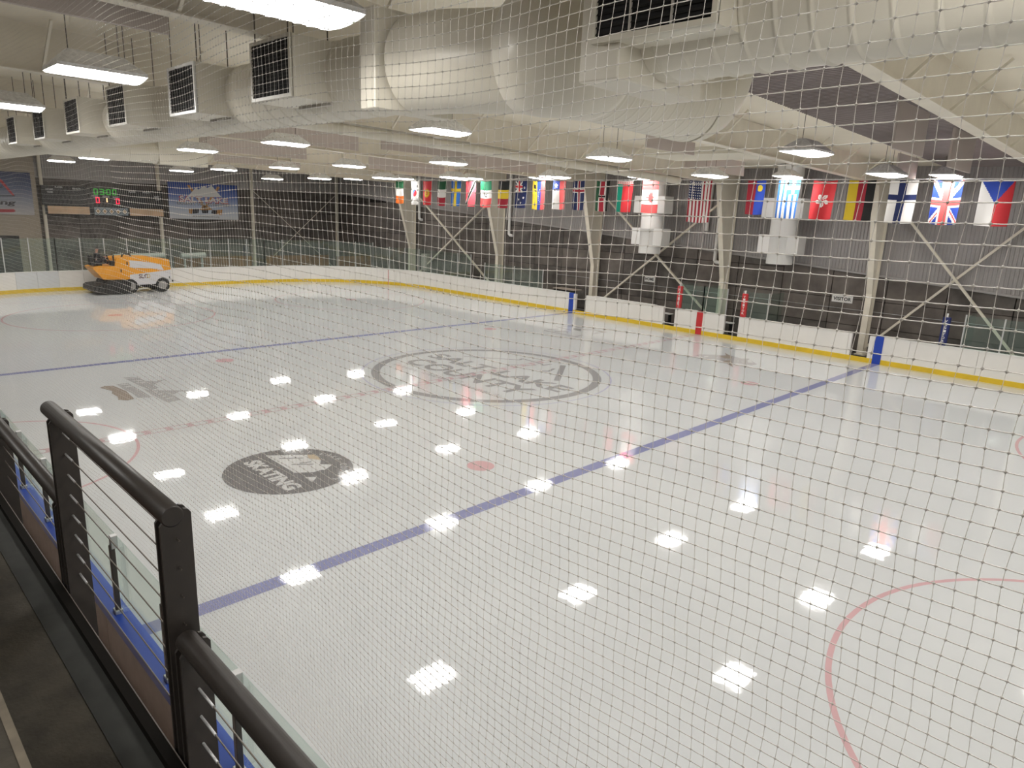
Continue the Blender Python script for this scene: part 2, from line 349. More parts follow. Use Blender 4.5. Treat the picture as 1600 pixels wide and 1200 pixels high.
polys('star_logo', 'grey arrow lettering logo with tan star on the ice', (1070, 540), 12.3, [
  ('lettering', I_GREY2, [[(220,185),(300,168),(640,180),(900,195),(1090,250),(1220,250),(1390,362),(1290,380),(1190,370),(1000,335),(900,360),(620,265),(330,245)], [(120,200),(240,195),(240,205),(130,207)]]),
  ('star', I_TAUPE, [[(770,138),(905,215),(905,245),(800,255),(650,205),(790,190)], [(720,290),(890,285),(925,415),(850,375)]]),
  ('stripes', I_WHITE, [[(280,190),(320,200),(300,225),(270,205)], [(380,205),(460,200),(440,225),(350,232)], [(560,240),(640,228),(610,245)], [(770,262),(820,248),(800,270)], [(1010,290),(1040,292),(1020,315)], [(1080,305),(1150,320),(1110,322)], [(1200,290),(1250,262),(1310,330),(1220,330)]])])

# ---- walls
YW, XE = 17.5, -38.5                          # far side wall and scoreboard wall planes
ceil_z = lambda y: 8.75-0.02*y
raf_z = lambda y: 7.86-0.018*y
ledge = lambda x: 6.75-0.0685*(x+38.5)        # sloping top of the concrete on the far side
def corrug(name, a, b, zlo, zhi, inward, pitch, depth, m, label, cat, kind='structure', parent=None):
    """corrugated sheet between plan points a and b; zlo/zhi are functions of the distance along it"""
    a = Vector((*a, 0)); b_ = Vector((*b, 0)); L = (b_-a).length; d = (b_-a)/L; nrm = Vector((*inward, 0))
    q = MB(); n = int(L/pitch); prof = ((0, 0), (0.5, 0), (0.6, 1), (0.9, 1))
    pts = []
    for i in range(n):
        for t, h in prof: pts.append(((i+t)*pitch, h*depth))
    pts.append((L, 0)); vs_ = []
    for s, h in pts:
        p = a+d*s+nrm*h
        vs_ += [(p.x, p.y, zlo(s)), (p.x, p.y, zhi(s))]
    q.add(vs_, [(2*i, 2*i+2, 2*i+3, 2*i+1) for i in range(len(pts)-1)])
    o = q.build(name, m, parent, recalc=False)
    if parent is None: tag(o, label, cat, kind=kind)
    return o
# far side wall: backing, sheet, cast panels with recessed joints
wall_far = thing('wall_far', 'far side wall of dark cast concrete below ribbed grey metal siding', 'wall', (0, YW, 0), kind='structure')
box('wall_backing', XE-0.3, 37, YW+0.06, YW+0.3, -0.1, 9.2, M_JOINT, wall_far)
corrug('metal_siding', (XE, YW-0.02), (37, YW-0.02), lambda s: ledge(XE+s)-0.02, lambda s: ceil_z(YW)+0.1, (0, -1), 0.15, 0.035, M_SIDING, '', '', parent=wall_far)
q = MB(); q.bar((XE, YW-0.06, ledge(XE)), (37, YW-0.06, ledge(37)), 0.12, 0.09); q.build('ledge_flashing', M_SIDING, wall_far)
PWD, PHT = 2.44, 1.22
random.seed(5)
x = XE; ci = 0
while x < 37:
    x1 = min(x+PWD, 37)
    for r in range(6):
        z0 = r*PHT; g = 0.022
        tl, tr = ledge(x)-0.03, ledge(x1)-0.03
        if z0 > min(tl, tr)-0.15: continue
        zl, zr = min(z0+PHT-0.03, tl), min(z0+PHT-0.03, tr)
        if tl < z0+PHT+0.25: zl, zr = tl, tr
        dep = 0.02*random.random()
        q = MB(); q.prism([(x+g, z0), (x1-g, z0), (x1-g, zr), (x+g, zl)], 1, YW-0.02-dep, YW+0.06)
        q.build('concrete_panel', M_CONC if random.random() < 0.6 else M_CONC2, wall_far)
    x = x1
# scoreboard wall
wall_end = thing('wall_end', 'scoreboard end wall of dark cast concrete below grey metal siding', 'wall', (XE, 5, 0), kind='structure')
box('wall_backing', XE-0.3, XE-0.06, -24, YW+0.3, -0.1, 9.4, M_JOINT, wall_end)
corrug('metal_siding', (XE, -5.6), (XE, YW), lambda s: 6.72, lambda s: ceil_z(-5.6+s)+0.1, (1, 0), 0.15, 0.035, M_SIDING, '', '', parent=wall_end)
box('ledge_flashing', XE, XE+0.12, -5.6, YW, 6.66, 6.76, M_SIDING, wall_end)
y = -5.6
while y < YW-0.1:
    y1 = min(y+PWD, YW)
    for r in range(6):
        z0 = r*PHT; z1 = min(z0+PHT-0.025, 6.68)
        if z0 > 6.6: continue
        dep = 0.02*random.random(); q = MB(); q.box(XE-0.06, XE+0.02+dep, y+0.022, y1-0.022, z0, z1)
        q.build('concrete_panel', M_CONC if random.random() < 0.6 else M_CONC2, wall_end)
    y = y1
# tan block room wall at the left of the scoreboard
wt = MB(); wt.box(XE-0.05, XE+0.25, -24, -5.55, 0, 8.4)
tag(wt.build('wall_tan', M_TAN), 'tan painted block wall left of the scoreboard', 'wall', kind='structure')
# unseen sides of the hall
tag(box('wall_near', -40, 38, -24.3, -24, -0.1, 9.5, M_CONC2), 'plain back wall behind the spectator stand', 'wall', kind='structure')
tag(box('wall_back', 37, 37.3, -24, YW+0.3, -0.1, 9.5, M_SIDING), 'plain metal end wall behind the photographer', 'wall', kind='structure')
# roof
q = MB(); q.add([(XE-0.3,-24.3,ceil_z(-24.3)),(37.3,-24.3,ceil_z(-24.3)),(37.3,18,ceil_z(18)),(XE-0.3,18,ceil_z(18))]+[(XE-0.3,-24.3,ceil_z(-24.3)+.3),(37.3,-24.3,ceil_z(-24.3)+.3),(37.3,18,ceil_z(18)+.3),(XE-0.3,18,ceil_z(18)+.3)],
   [(0,1,2,3),(7,6,5,4),(0,4,5,1),(1,5,6,2),(2,6,7,3),(3,7,4,0)])
ceil = q.build('ceiling', M_CEIL, loc=(0, 0, 8.0)); tag(ceil, 'cream lined sloping roof underside above the rink', 'ceiling', kind='structure')
def roof_sheet(x0, x1, y0, y1, dz=0.05):
    q = MB(); n = int((y1-y0)/0.15)
    vs_ = []
    for i in range(n+1):
        for t, h in ((0,0),(0.45,0),(0.55,0.04),(0.9,0.04)):
            yy = y0+(i+t)*0.15; vs_ += [(x0, yy, ceil_z(yy)-dz-h), (x1, yy, ceil_z(yy)-dz-h)]
    q.add(vs_, [(2*i, 2*i+1, 2*i+3, 2*i+2) for i in range(len(vs_)//2-1)])
    return q.build('bare_roof_sheet', mat('mauve_roof_sheet', (0.26, 0.22, 0.215), 0.6, noise=0.1), ceil, recalc=False)
roof_sheet(9.4, 13.6, -3.0, 17.2); roof_sheet(7.6, 13.6, -16.0, -12.6)

# ================================================================= STEEL FRAMES
FR = [-27.1, -17.1, -8.67, 0.0, 7.33, 13.75, 21.2, 29.0]
ordn = ['first', 'second', 'third', 'fourth', 'fifth', 'sixth', 'seventh', 'eighth', 'ninth', 'tenth']
for fi, fx in enumerate(FR):
    t = thing('steel_frame', f'cream tapered steel column and rafter frame, {ordn[fi]} from the scoreboard wall', 'steel frame', (fx, 17.1, 0), 'steel frames')
    hw = 0.13
    q = MB(); q.prism([(16.86,0),(17.36,0),(17.36,ceil_z(17.36)-0.02),(15.47,ceil_z(15.47)-0.02),(15.47,7.5),(16.86,2.8)], 0, fx-0.008, fx+0.008); q.build('column_web', M_STEEL, t)
    q = MB(); q.prism([(16.84,0),(16.87,0),(16.87,2.8),(15.47,7.5),(15.44,7.5),(16.84,2.8)], 0, fx-hw, fx+hw); q.build('inner_flange', M_STEEL, t)
    q = MB(); q.box(fx-hw, fx+hw, 17.365, 17.385, 0, 8.38); q.build('outer_flange', M_STEEL, t)
    q = MB(); q.box(fx-0.2, fx+0.2, 16.75, 17.42, -0.06, 0.02); q.build('base_plate', M_STEEL, t)
    q = MB(); q.prism([(-23.8, raf_z(-23.8)), (15.465, raf_z(15.465)), (15.465, ceil_z(15.465)-0.02), (-23.8, ceil_z(-23.8)-0.02)], 0, fx-0.008, fx+0.008); q.build('rafter_web', M_STEEL, t)
    q = MB(); q.prism([(-23.8, raf_z(-23.8)-0.025), (15.5, raf_z(15.5)-0.025), (15.5, raf_z(15.5)), (-23.8, raf_z(-23.8))], 0, fx-0.15, fx+0.15); q.build('rafter_flange', M_STEEL, t)
    yy = -13.0
    while yy < 15:
        q = MB(); q.bar((fx+0.1, yy, raf_z(yy)+0.01), (fx+0.95, yy+0.05, ceil_z(yy)-0.05), 0.05, 0.05); q.build('flange_brace', M_STEEL, t)
        yy += 2.9
# round pipe duct under the fourth rafter
q = MB(); pts = []; rad = []
yy = -10.6
while yy < 10.6:
    pts += [(0.0, yy+dd, raf_z(yy+dd)-0.20) for dd in (0, 1.42, 1.43, 1.5, 1.51)]; rad += [0.15, 0.15, 0.165, 0.165, 0.15]; yy += 1.6
q.path(pts, rad, 14); tag(q.build('branch_duct', M_DUCT), 'slim round cream duct running under the rafter from trunk duct to far wall', 'duct')

# end wall posts
for i, yy in enumerate((-5.25, 2.15, 9.3, 17.15)):
    t = thing('wall_post', f'slim cream steel post on the scoreboard wall, {ordn[i]} from the tan wall', 'post', (XE+0.25, yy, 0), 'end wall posts')
    for nm, dx, w in (('flange', 0.36, 0.085), ('flange', 0.12, 0.085)):
        box(nm, XE+dx-0.01, XE+dx+0.01, yy-w, yy+w, -0.06, ceil_z(yy), M_STEEL, t)
    box('web', XE+0.12, XE+0.36, yy-0.006, yy+0.006, -0.06, ceil_z(yy), M_STEEL, t)
# cross braces
def xbrace(label, A, B, C, D, w):
    t = thing('cross_brace', label, 'brace', ((A[0]+B[0])/2, (A[1]+B[1])/2, min(A[2], B[2])))
    for i, (p, r) in enumerate(((A, B), (C, D))):
        q = MB(); q.bar(p, r, w, w*0.8, up=(0.01, 0, 1)); q.build('brace_rod', M_STEEL, t)
for i, lab in ((0, 'steel cross brace on the wall below the Swedish flag'), (2, 'steel cross brace on the wall behind the Canadian flag diffuser drum'), (4, 'heavy steel cross brace at the right below the British flag'), (6, 'steel cross brace on the far wall behind the photographer end')):
    a, c = FR[i]+0.1, FR[i+1]-0.1
    xbrace(lab, (a, 17.05, 7.2), (c, 17.05, 0.3), (a, 17.22, 0.3), (c, 17.22, 7.2), 0.12)
xbrace('thin rod cross brace on the scoreboard wall right of the hockey banner', (XE+0.2, 9.40, 6.6), (XE+0.2, 17.05, -0.04), (XE+0.28, 9.40, -0.04), (XE+0.28, 17.05, 6.6), 0.035)
# rain pipes
for i, (x, zb, lab) in enumerate(((-26.4, 4.9, 'second flag'), (-16.4, 4.2, 'Belgian flag'), (-0.75, 3.6, 'American flag'))):
    q = MB(); q.path([(x, 17.27, 8.3), (x, 17.27, zb+0.25), (x, 17.27, zb+0.1), (x+0.12, 17.27, zb), (x+0.35, 17.27, zb)], 0.10, 10)
    tag(q.build('drain_pipe', M_WHITE), f'white drain pipe with a bent foot on the far wall beside the {lab}', 'pipe')
q = MB(); q.path([(-1.35, 17.31, 8.3), (-1.45, 17.31, 5.2)], 0.10, 10); tag(q.build('drain_pipe', M_WHITE), 'short straight white pipe left of the column by the American flag', 'pipe')
# thin cable run along the far wall
q = MB(); q.path([(-12, YW-0.08, 1.95), (7, YW-0.08, 1.95), (20, YW-0.08, 1.95)], 0.012, 6); tag(q.build('wall_conduit', M_ALU), 'thin conduit running along the concrete wall behind the benches', 'conduit')

# ================================================================= LIGHTS
proto = thing('ceiling_light', '', 'light', (0, 0, 0), 'hooded ceiling lights')
hx, hy = 0.42, 0.60
q = MB()                                     # lens: shallow barrel along y
xs = [-hx+2*hx*i/6 for i in range(7)]; vs_ = []
for xx in xs: zz = -0.05*(1-(xx/hx)**2); vs_ += [(xx, -hy, zz), (xx, hy, zz)]
q.add(vs_, [(2*i, 2*i+1, 2*i+3, 2*i+2) for i in range(6)]+[tuple(range(0, 14, 2)), tuple(range(13, 0, -2))]); q.build('lens', m_lens, proto, recalc=False)
q = MB(); e = 0.015                          # tent-shaped hood, open below
q.add([(-hx-e,-hy-e,0),(hx+e,-hy-e,0),(hx+e,hy+e,0),(-hx-e,hy+e,0),(-hx-e,-hy-e,.05),(hx+e,-hy-e,.05),(hx+e,hy+e,.05),(-hx-e,hy+e,.05),(-.09,-hy+.22,.30),(.09,-hy+.22,.30),(.09,hy-.22,.30),(-.09,hy-.22,.30)],
      [(0,1,5,4),(1,2,6,5),(2,3,7,6),(3,0,4,7),(4,5,9,8),(5,6,10,9),(6,7,11,10),(7,4,8,11),(8,9,10,11)]); q.build('hood', M_HOOD, proto)
q = MB(); q.box(-hx, hx, -hy, hy, 0.012, 0.03); q.build('lens_tray', M_WHITE, proto)
q = MB()
for k in range(1, 6):
    xx = -hx+2*hx*k/6; q.tube((xx, -hy, -0.05*(1-(xx/hx)**2)-0.012), (xx, hy, -0.05*(1-(xx/hx)**2)-0.012), 0.003, 4)
for k in range(9):
    yy = -hy+2*hy*k/8; q.path([(xx, yy, -0.05*(1-(xx/hx)**2)-0.014) for xx in xs], 0.003, 4)
q.build('wire_guard', M_ALU, proto)
for yy in (-hy+.25, hy-.25): q = MB(); q.tube((0, yy, 0.29), (0, yy, 0.95), 0.008, 5); q.build('hanger', M_CABLE, proto)
LX = [-29.8, -23.4, -16.2, -10.2, -3.3, 4.3, 10.35, 17.0, 23.2, 29.5]
ROWS = [(-13.4, 7.5, 'row nearest the stand'), (-5.9, 7.5, 'second row from the stand'), (0.75, 7.43, 'middle row'), (6.9, 7.32, 'second row from the flags'), (13.5, 7.72, 'row beside the flags'), (-19.9, 8.0, 'added row over the stand')]
first = True
for ri, (ry, rz, rn) in enumerate(ROWS):
    for ci, lx in enumerate(LX):
        if ri == 5 and not 0 < lx < 24: continue  # row over the stand is added, unseen, so net and railing catch light
        if ri == 0: lx = lx + (0.75 if lx > 3 and lx < 12 else 1.9 if lx < 0 else 0)
        o = proto if first else copy_tree(proto)
        first = False
        o.location = (lx, ry, rz)
        o['label'] = f'hooded ceiling light, {ordn[ci-5 if ri == 5 else ci]} from the scoreboard wall, {rn}'

# ================================================================= DUCTS
DY, DZ, DR = -10.95, 7.48, 0.54
def spiral_path(a, b, r, pitch, bead=0.008):
    a = Vector(a); b = Vector(b); L = (b-a).length; d = (b-a)/L; pts = [a]; rad = [r]; s = pitch*0.5
    while s < L-0.05:
        for ds, rr in ((-0.034, r), (-0.02, r), (-0.008, r+bead), (0.008, r+bead), (0.02, r), (0.034, r)): pts.append(a+d*(s+ds)); rad.append(rr)
        s += pitch
    pts.append(b); rad.append(r); return pts, rad
def collar(name, cen, axis, r, w, parent):
    q = MB(); d = Vector(axis)*w/2; c = Vector(cen); q.path([c-d, c-d, c+d, c+d], [r, r+0.03, r+0.03, r], 32); return q.build(name, M_DUCT, parent)
trunk = thing('trunk_duct', 'large round cream trunk duct with seams running along the stand side of the rink', 'duct', (0, DY, DZ-DR))
q = MB(); pts, rad = spiral_path((-26, DY, DZ), (10.12, DY, DZ), DR, 0.42, 0.012); q.path(pts, rad, 32); q.build('spiral_run', M_DUCT, trunk)
for cx in (-20.5, -15.2, -10.0, -4.9, 0.4, 6.3): collar('joint_collar', (cx, DY, DZ), (1,0,0), DR, 0.07, trunk)
box('flange_plate', 10.12, 10.42, -11.93, -10.72, 6.84, 7.96, M_DUCT, trunk, bev=0.01)
q = MB(); q.path([(10.42, -11.28, 7.40), (10.9, -11.22, 7.40), (11.6, -11.0, 7.37), (12.35, -10.68, 7.34)], [0.57, 0.57, 0.56, 0.54], 40); q.build('plain_run', M_DUCT, trunk)
collar('joint_collar', (10.46, -11.28, 7.40), (1, 0, 0), 0.555, 0.05, trunk)
q = MB(); q.path([(12.02, -11.12, 7.37), (12.06, -11.11, 7.37), (12.32, -11.06, 7.36), (12.52, -10.90, 7.35), (12.50, -10.62, 7.33), (12.36, -10.40, 7.31), (12.33, -10.34, 7.31)], [0.50, 0.60, 0.64, 0.64, 0.61, 0.56, 0.53], 40); q.build('elbow', M_DUCT, trunk)
CXR = 12.32; pts, rad = spiral_path((CXR, -10.36, 7.31), (CXR, -8.1, 7.27), 0.52, 0.17, 0.005); q = MB(); q.path(pts, rad, 40); q.build('cross_run', M_DUCT, trunk)
collar('joint_collar', (CXR, -10.28, 7.31), (0,1,0), 0.53, 0.09, trunk); collar('joint_collar', (CXR, -8.75, 7.285), (0,1,0), 0.515, 0.025, trunk)
q = MB(); pts = []; uR = 0.72
for k in range(7):
    a = PI/2*k/6; pts.append((CXR, -8.1+uR*math.sin(a), 7.27+uR*(1-math.cos(a))))
pts.append((CXR, -8.1+uR, ceil_z(-7.4)-0.02)); q.path(pts, 0.52, 40); q.build('riser_elbow', M_DUCT, trunk)
collar('joint_collar', (CXR, -8.1+uR*0.66, 7.27+uR*0.25), (0,0.75,0.66), 0.52, 0.05, trunk)
# second trunk: plenum and duct going right
t2 = thing('return_duct', 'round cream duct leaving a square plenum towards the upper right of the hall', 'duct', (16, -11.22, 6.9))
box('plenum', 13.55, 13.97, -11.92, -10.55, 6.83, 7.85, M_DUCT, t2, bev=0.01)
pts, rad = spiral_path((13.97, -11.22, 7.40), (31, -11.22, 7.40), 0.50, 0.27, 0.014); q = MB(); q.path(pts, rad, 36); q.build('spiral_run', M_DUCT, t2)
collar('joint_collar', (16.35, -11.22, 7.40), (1,0,0), 0.50, 0.12, t2)
collar('joint_collar', (14.03, -11.22, 7.40), (1,0,0), 0.50, 0.06, t2)
# grille boxes hung on the trunk
GB = [(13.72, 'largest grille box at the top of the picture'), (7.35, 'first'), (4.1, 'second'), (0.55, 'third'), (-2.8, 'fourth'), (-6.1, 'fifth'), (-9.5, 'sixth')]
for i, (gx, lab) in enumerate(GB):
    w, yf, zb, h = (1.18, -12.0, 7.11, 0.80)
    lab2 = 'large cream box with a black louvred grille at the top of the picture' if i == 0 else f'cream duct box with black grille, {lab} box left of the elbow on the trunk duct'
    t = thing('grille_box', lab2, 'grille box', (gx+w/2, yf+0.4, zb), 'grille boxes on the ducts')
    yb = DY-0.18
    q = MB(); q.box(gx, gx+w, yf+0.03, yb, zb, zb+h); q.build('casing', M_DUCT, t)
    q = MB(); e = 0.045
    for a in ((gx,gx+w,zb,zb+e),(gx,gx+w,zb+h-e,zb+h),(gx,gx+e,zb+e,zb+h-e),(gx+w-e,gx+w,zb+e,zb+h-e)): q.box(a[0],a[1],yf,yf+0.04,a[2],a[3])
    q.build('grille_frame', M_DUCT if i != 2 else M_WHITE, t)
    q = MB(); q.box(gx+e, gx+w-e, yf+0.024, yf+0.03, zb+e, zb+h-e); q.build('grille_backing', M_DARK, t)
    q = MB()
    for k in range(14):
        zz = zb+e+(h-2*e)*(k+0.5)/14; q.add([(gx+e,yf+0.004,zz-0.012),(gx+w-e,yf+0.004,zz-0.012),(gx+w-e,yf+0.022,zz+0.012),(gx+e,yf+0.022,zz+0.012)], [(0,1,2,3)])
    q.build('louvres', mat('black_louvre', (0.008, 0.008, 0.008), 0.7), t)
    for k in (1, 2): box('mullion', gx+w*k/3-0.008, gx+w*k/3+0.008, yf+0.0, yf+0.02, zb+e, zb+h-e, M_GALV if i == 0 else M_BLACK, t)
    q = MB(); q.bar((gx+0.3, yf+0.62, zb-0.02), (gx+w+0.02, yf+0.62, zb-0.02), 0.05, 0.04); q.build('support_angle', M_GALV, t)
    for xx in (gx+0.03, gx+w-0.03):
        for yy2 in (yf+0.08, yf+0.6): q = MB(); q.tube((xx, yy2, zb+h), (xx, yy2, ceil_z(yy2)), 0.01, 5); q.build('hanger_rod', M_CABLE, t)
# far branch from the trunk over the end zone
t = thing('branch_duct', 'short wide cream duct branching from the trunk above the scoreboard end', 'duct', (-13.5, -8, 6.9))
pts, rad = spiral_path((-13.5, -10.85, 7.50), (-13.5, -6.3, 7.44), 0.40, 1.4, 0.012); q = MB(); q.path(pts, rad, 28); q.build('run', M_DUCT, t)
collar('joint_collar', (-13.5, -6.7, 7.445), (0,1,0), 0.40, 0.05, t)
box('end_box', -13.9, -13.1, -6.3, -4.35, 7.03, 8.0, M_DUCT, t, bev=0.01)
t = thing('supply_duct', 'flat cream rectangular supply duct under the roof above the American flag', 'duct', (5.5, 4.5, 7.72))
box('run', 3.6, 7.15, 3.5, 5.7, 7.76, 7.98, mat('matt_duct_wrap', (0.70, 0.66, 0.56), 0.95, spec=0.0), t, bev=0.01)
for xx in (4.0, 6.7):
    for yy in (3.7, 5.5): q = MB(); q.tube((xx, yy, 7.97), (xx, yy, ceil_z(yy)+0.01), 0.01, 5); q.build('hanger_rod', M_CABLE, t)
# wall drums with square diffusers
for dx, lab in ((-4.05, 'white diffuser drum with square outlets below the Canadian flag'), (3.35, 'white diffuser drum with square outlets below the Greek flag')):
    dy = 15.95; t = thing('diffuser_drum', lab, 'diffuser', (dx, dy, 3.8), 'diffuser drums')
    q = MB(); q.path([(dx,dy,3.85),(dx,dy,5.15),(dx,dy,5.16),(dx,dy,5.2),(dx,dy,5.21),(dx,dy,ceil_z(15.9)-0.03)], [0.60,0.60,0.615,0.615,0.60,0.60], 28); q.build('drum', M_WHITE, t)
    for zc in (4.75, 6.45):
        for sx, sy in ((-1,0),(1,0),(0,-1)):
            cx, cy = dx+sx*0.70, dy+sy*0.55
            o = box('outlet', cx-(0.28 if sx else 0.4), cx+(0.28 if sx else 0.4), cy-(0.42 if sx else 0.1), cy+(0.42 if sx else 0.1), zc-0.45, zc+0.45, M_WHITE, t, bev=0.01) if sx else None
# acoustic baffles hanging in the frame planes
BAF = [(12.2, 1.0, 3.35, 7.50, 8.55, 'hanging right of the roof sheet'), (12.2, 5.9, 8.4, 7.45, 8.5, 'hanging second right of the roof sheet'), (6.9, -15.2, -12.95, 7.9, 8.75, 'at the upper left corner of the picture'),
       (6.6, -0.7, 1.75, 7.55, 7.9, 'under the spiral cross duct'), (-2.9, -2.6, 1.9, 7.62, 8.4, 'behind the second light row'), (-6.0, -6.5, -1.5, 7.75, 8.6, 'left of the slim branch duct'), (-13.5, -4.5, 0.5, 7.75, 8.5, 'above the hockey banner'),
       (-13.5, 4.0, 9.0, 7.6, 8.3, 'above the first flags'), (3.2, 6.9, 11.6, 7.62, 8.2, 'above the Chilean flag'), (-20.5, -1.0, 4.0, 7.7, 8.4, 'farthest, near the scoreboard'), (-6.0, 4.0, 8.5, 7.6, 8.3, 'above the Swedish flag'), (9.5, 10.5, 12.8, 7.55, 8.3, 'above the Greek flag')]
for bx, y0, y1, z0, z1, lab in BAF:
    z1 = min(z1, ceil_z(y1)-0.06); t = thing('acoustic_panel', f'mauve rectangular acoustic panel {lab}', 'acoustic panel', (bx, (y0+y1)/2, z0), 'acoustic panels under the roof')
    box('panel', bx-0.03, bx+0.03, y0, y1, z0, z1, M_BAFFLE, t, bev=0.008)
    for yy in (y0+0.2, y1-0.2): q = MB(); q.tube((bx, yy, z1-0.01), (bx, yy, ceil_z(yy)+0.01), 0.006, 5); q.build('hanger_wire', M_CABLE, t)

# ================================================================= DASHER BOARDS AND GLASS
GAPS = [(-8.28, -7.52), (-2.18, -1.48), (1.38, 2.14), (7.50, 8.22)]
boards = thing('dasher_boards', 'white rink boards with yellow kick strip and blue cap round the ice', 'rink boards', (0, HY, 0))
TH = 0.16; BT = 1.2
def board_panel(p0, p1, z0, z1, name, m, o0, o1, parent=boards):
    """panel between two plan points with outward normals, thickness from offset o0 to o1; curved ones in four steps"""
    curved = abs(p0[2]-p1[2])+abs(p0[3]-p1[3]) > 1e-4; n = 4 if curved else 1
    P_ = [p0]
    for i in range(1, n+1):
        if i == n: P_.append(p1); continue
        t = i/n; nx, ny = p0[2]+(p1[2]-p0[2])*t, p0[3]+(p1[3]-p0[3])*t; L = math.hypot(nx, ny); nx /= L; ny /= L
        cx, cy = p0[0]-CR*p0[2], p0[1]-CR*p0[3]; P_.append((cx+CR*nx, cy+CR*ny, nx, ny))
    q = MB(); k = len(P_)
    ring = [(p[0]+p[2]*o0, p[1]+p[3]*o0) for p in P_]+[(p[0]+p[2]*o1, p[1]+p[3]*o1) for p in P_[::-1]]; N = 2*k
    vs_ = [(x, y, z0) for x, y in ring]+[(x, y, z1) for x, y in ring]; fs = []
    for i in range(N): fs.append((i, (i+1) % N, N+(i+1) % N, N+i))
    for i in range(k-1): fs += [(i, N-1-i, N-2-i, i+1), (N+i, N+i+1, N+N-2-i, N+N-1-i)]
    q.add(vs_, fs); return q
def lerp(p, r, t):
    n = [(a+(c-a)*t) for a, c in zip(p, r)]; return tuple(n)
stations = []                                  # panel breakpoints round the rink
xs = [-22.1+2.45*i for i in range(18)] + [22.1]
far = sorted(set([round(-22.1+2.455*i, 3) for i in range(19)]+[g for gp in GAPS for g in gp]))
def panel_run(pl, gaps=False, outer=M_BACK):
    for a, c in zip(pl[:-1], pl[1:]):
        if gaps:
            mid = (a[0]+c[0])/2
            if any(g0 < mid < g1 for g0, g1 in GAPS): continue
        L = math.hypot(c[0]-a[0], c[1]-a[1]); t = 0.006/L if L > 0.1 else 0
        a2, c2 = lerp(a, c, t), lerp(a, c, 1-t)
        m = M_BOARD
        if a[0] < -30.5 and -8.5 < (a[1]+c[1])/2 < -7.0: m = M_BOARD2
        q = board_panel(a2, c2, 0.0, BT-0.03, 'p', None, 0.0, TH-0.03); q.build('board_panel', m, boards)
        q = board_panel(a2, c2, 0.0, BT-0.03, 'p', None, TH-0.03, TH); q.build('board_back', outer, boards)
pf = [(x, HY, 0, 1) for x in far]; panel_run(pf, gaps=True)
pn = [(-22.1+2.455*i, -HY, 0, -1) for i in range(19)]; panel_run(pn)
pe = [(-HX, -6.5-1.95+1.3*i if False else -6.5+1.3*i, -1, 0) for i in range(11)]
panel_run(pe); panel_run([(HX, -6.5+2.6*i, 1, 0) for i in range(6)])
for cx, cy, a0 in ((HX-CR, -HY+CR, -PI/2), (HX-CR, HY-CR, 0), (-HX+CR, HY-CR, PI/2), (-HX+CR, -HY+CR, PI)):
    arcp = []
    for k in range(13): a = a0+PI/2*k/12; arcp.append((cx+CR*math.cos(a), cy+CR*math.sin(a), math.cos(a), math.sin(a)))
    panel_run(arcp)
RP = rr_path(0.0)
def sweep(name, prof, m, filt=None, parent=boards):
    q = MB(); n = len(RP); k = len(prof)
    for i in range(n):
        a, c = RP[i], RP[(i+1) % n]
        if filt and not filt(a, c): continue
        vs_ = [(a[0]+a[2]*o, a[1]+a[3]*o, z) for o, z in prof]+[(c[0]+c[2]*o, c[1]+c[3]*o, z) for o, z in prof]
        q.add(vs_, [(j, (j+1) % k, k+(j+1) % k, k+j) for j in range(k)])
    return q.build(name, m, parent)
sweep('kick_plate', [(-0.015, 0.0), (0.0, 0.0), (0.0, 0.21), (-0.012, 0.20)], M_YEL)
ingap = lambda a, c: a[1] > HY-0.1 and any(g0-0.3 < (a[0]+c[0])/2 < g1+0.3 for g0, g1 in GAPS)
sweep('cap_rail', [(-0.02, BT-0.03), (TH+0.02, BT-0.03), (TH+0.02, BT), (-0.02, BT)], M_WHITE, lambda a, c: not ingap(a, c) and a[1] > -HY+0.5)
sweep('blue_cap', [(-0.02, BT-0.03), (TH+0.01, BT-0.10), (TH+0.01, BT+0.0), (-0.02, BT+0.01)], M_BLUE, lambda a, c: a[1] < -HY+0.5)
for g0, g1 in GAPS:
    box('threshold', g0, g1, HY, HY+TH, -0.02, 0.24, M_BLACK, boards)
def stripe(x, w, m, nm): box(nm, x-w/2, x+w/2, HY-0.02, HY+TH, 0.0, BT+0.005, m, boards)
stripe(-BX, 0.34, M_BLUE, 'blue_line_panel'); stripe(BX, 0.34, M_BLUE, 'blue_line_panel'); stripe(0, 0.34, M_RED, 'red_line_panel')
ga = math.acos((26.0-(HX-CR))/CR); gx, gy = -26.0, HY-CR+CR*math.sin(ga)
q = board_panel((gx-0.02, gy-0.012, -math.cos(ga), math.sin(ga)), (gx+0.02, gy+0.012, -math.cos(ga), math.sin(ga)), 0, BT, 'p', None, -0.02, 0.02); q.build('goal_line_panel', M_RED, boards)

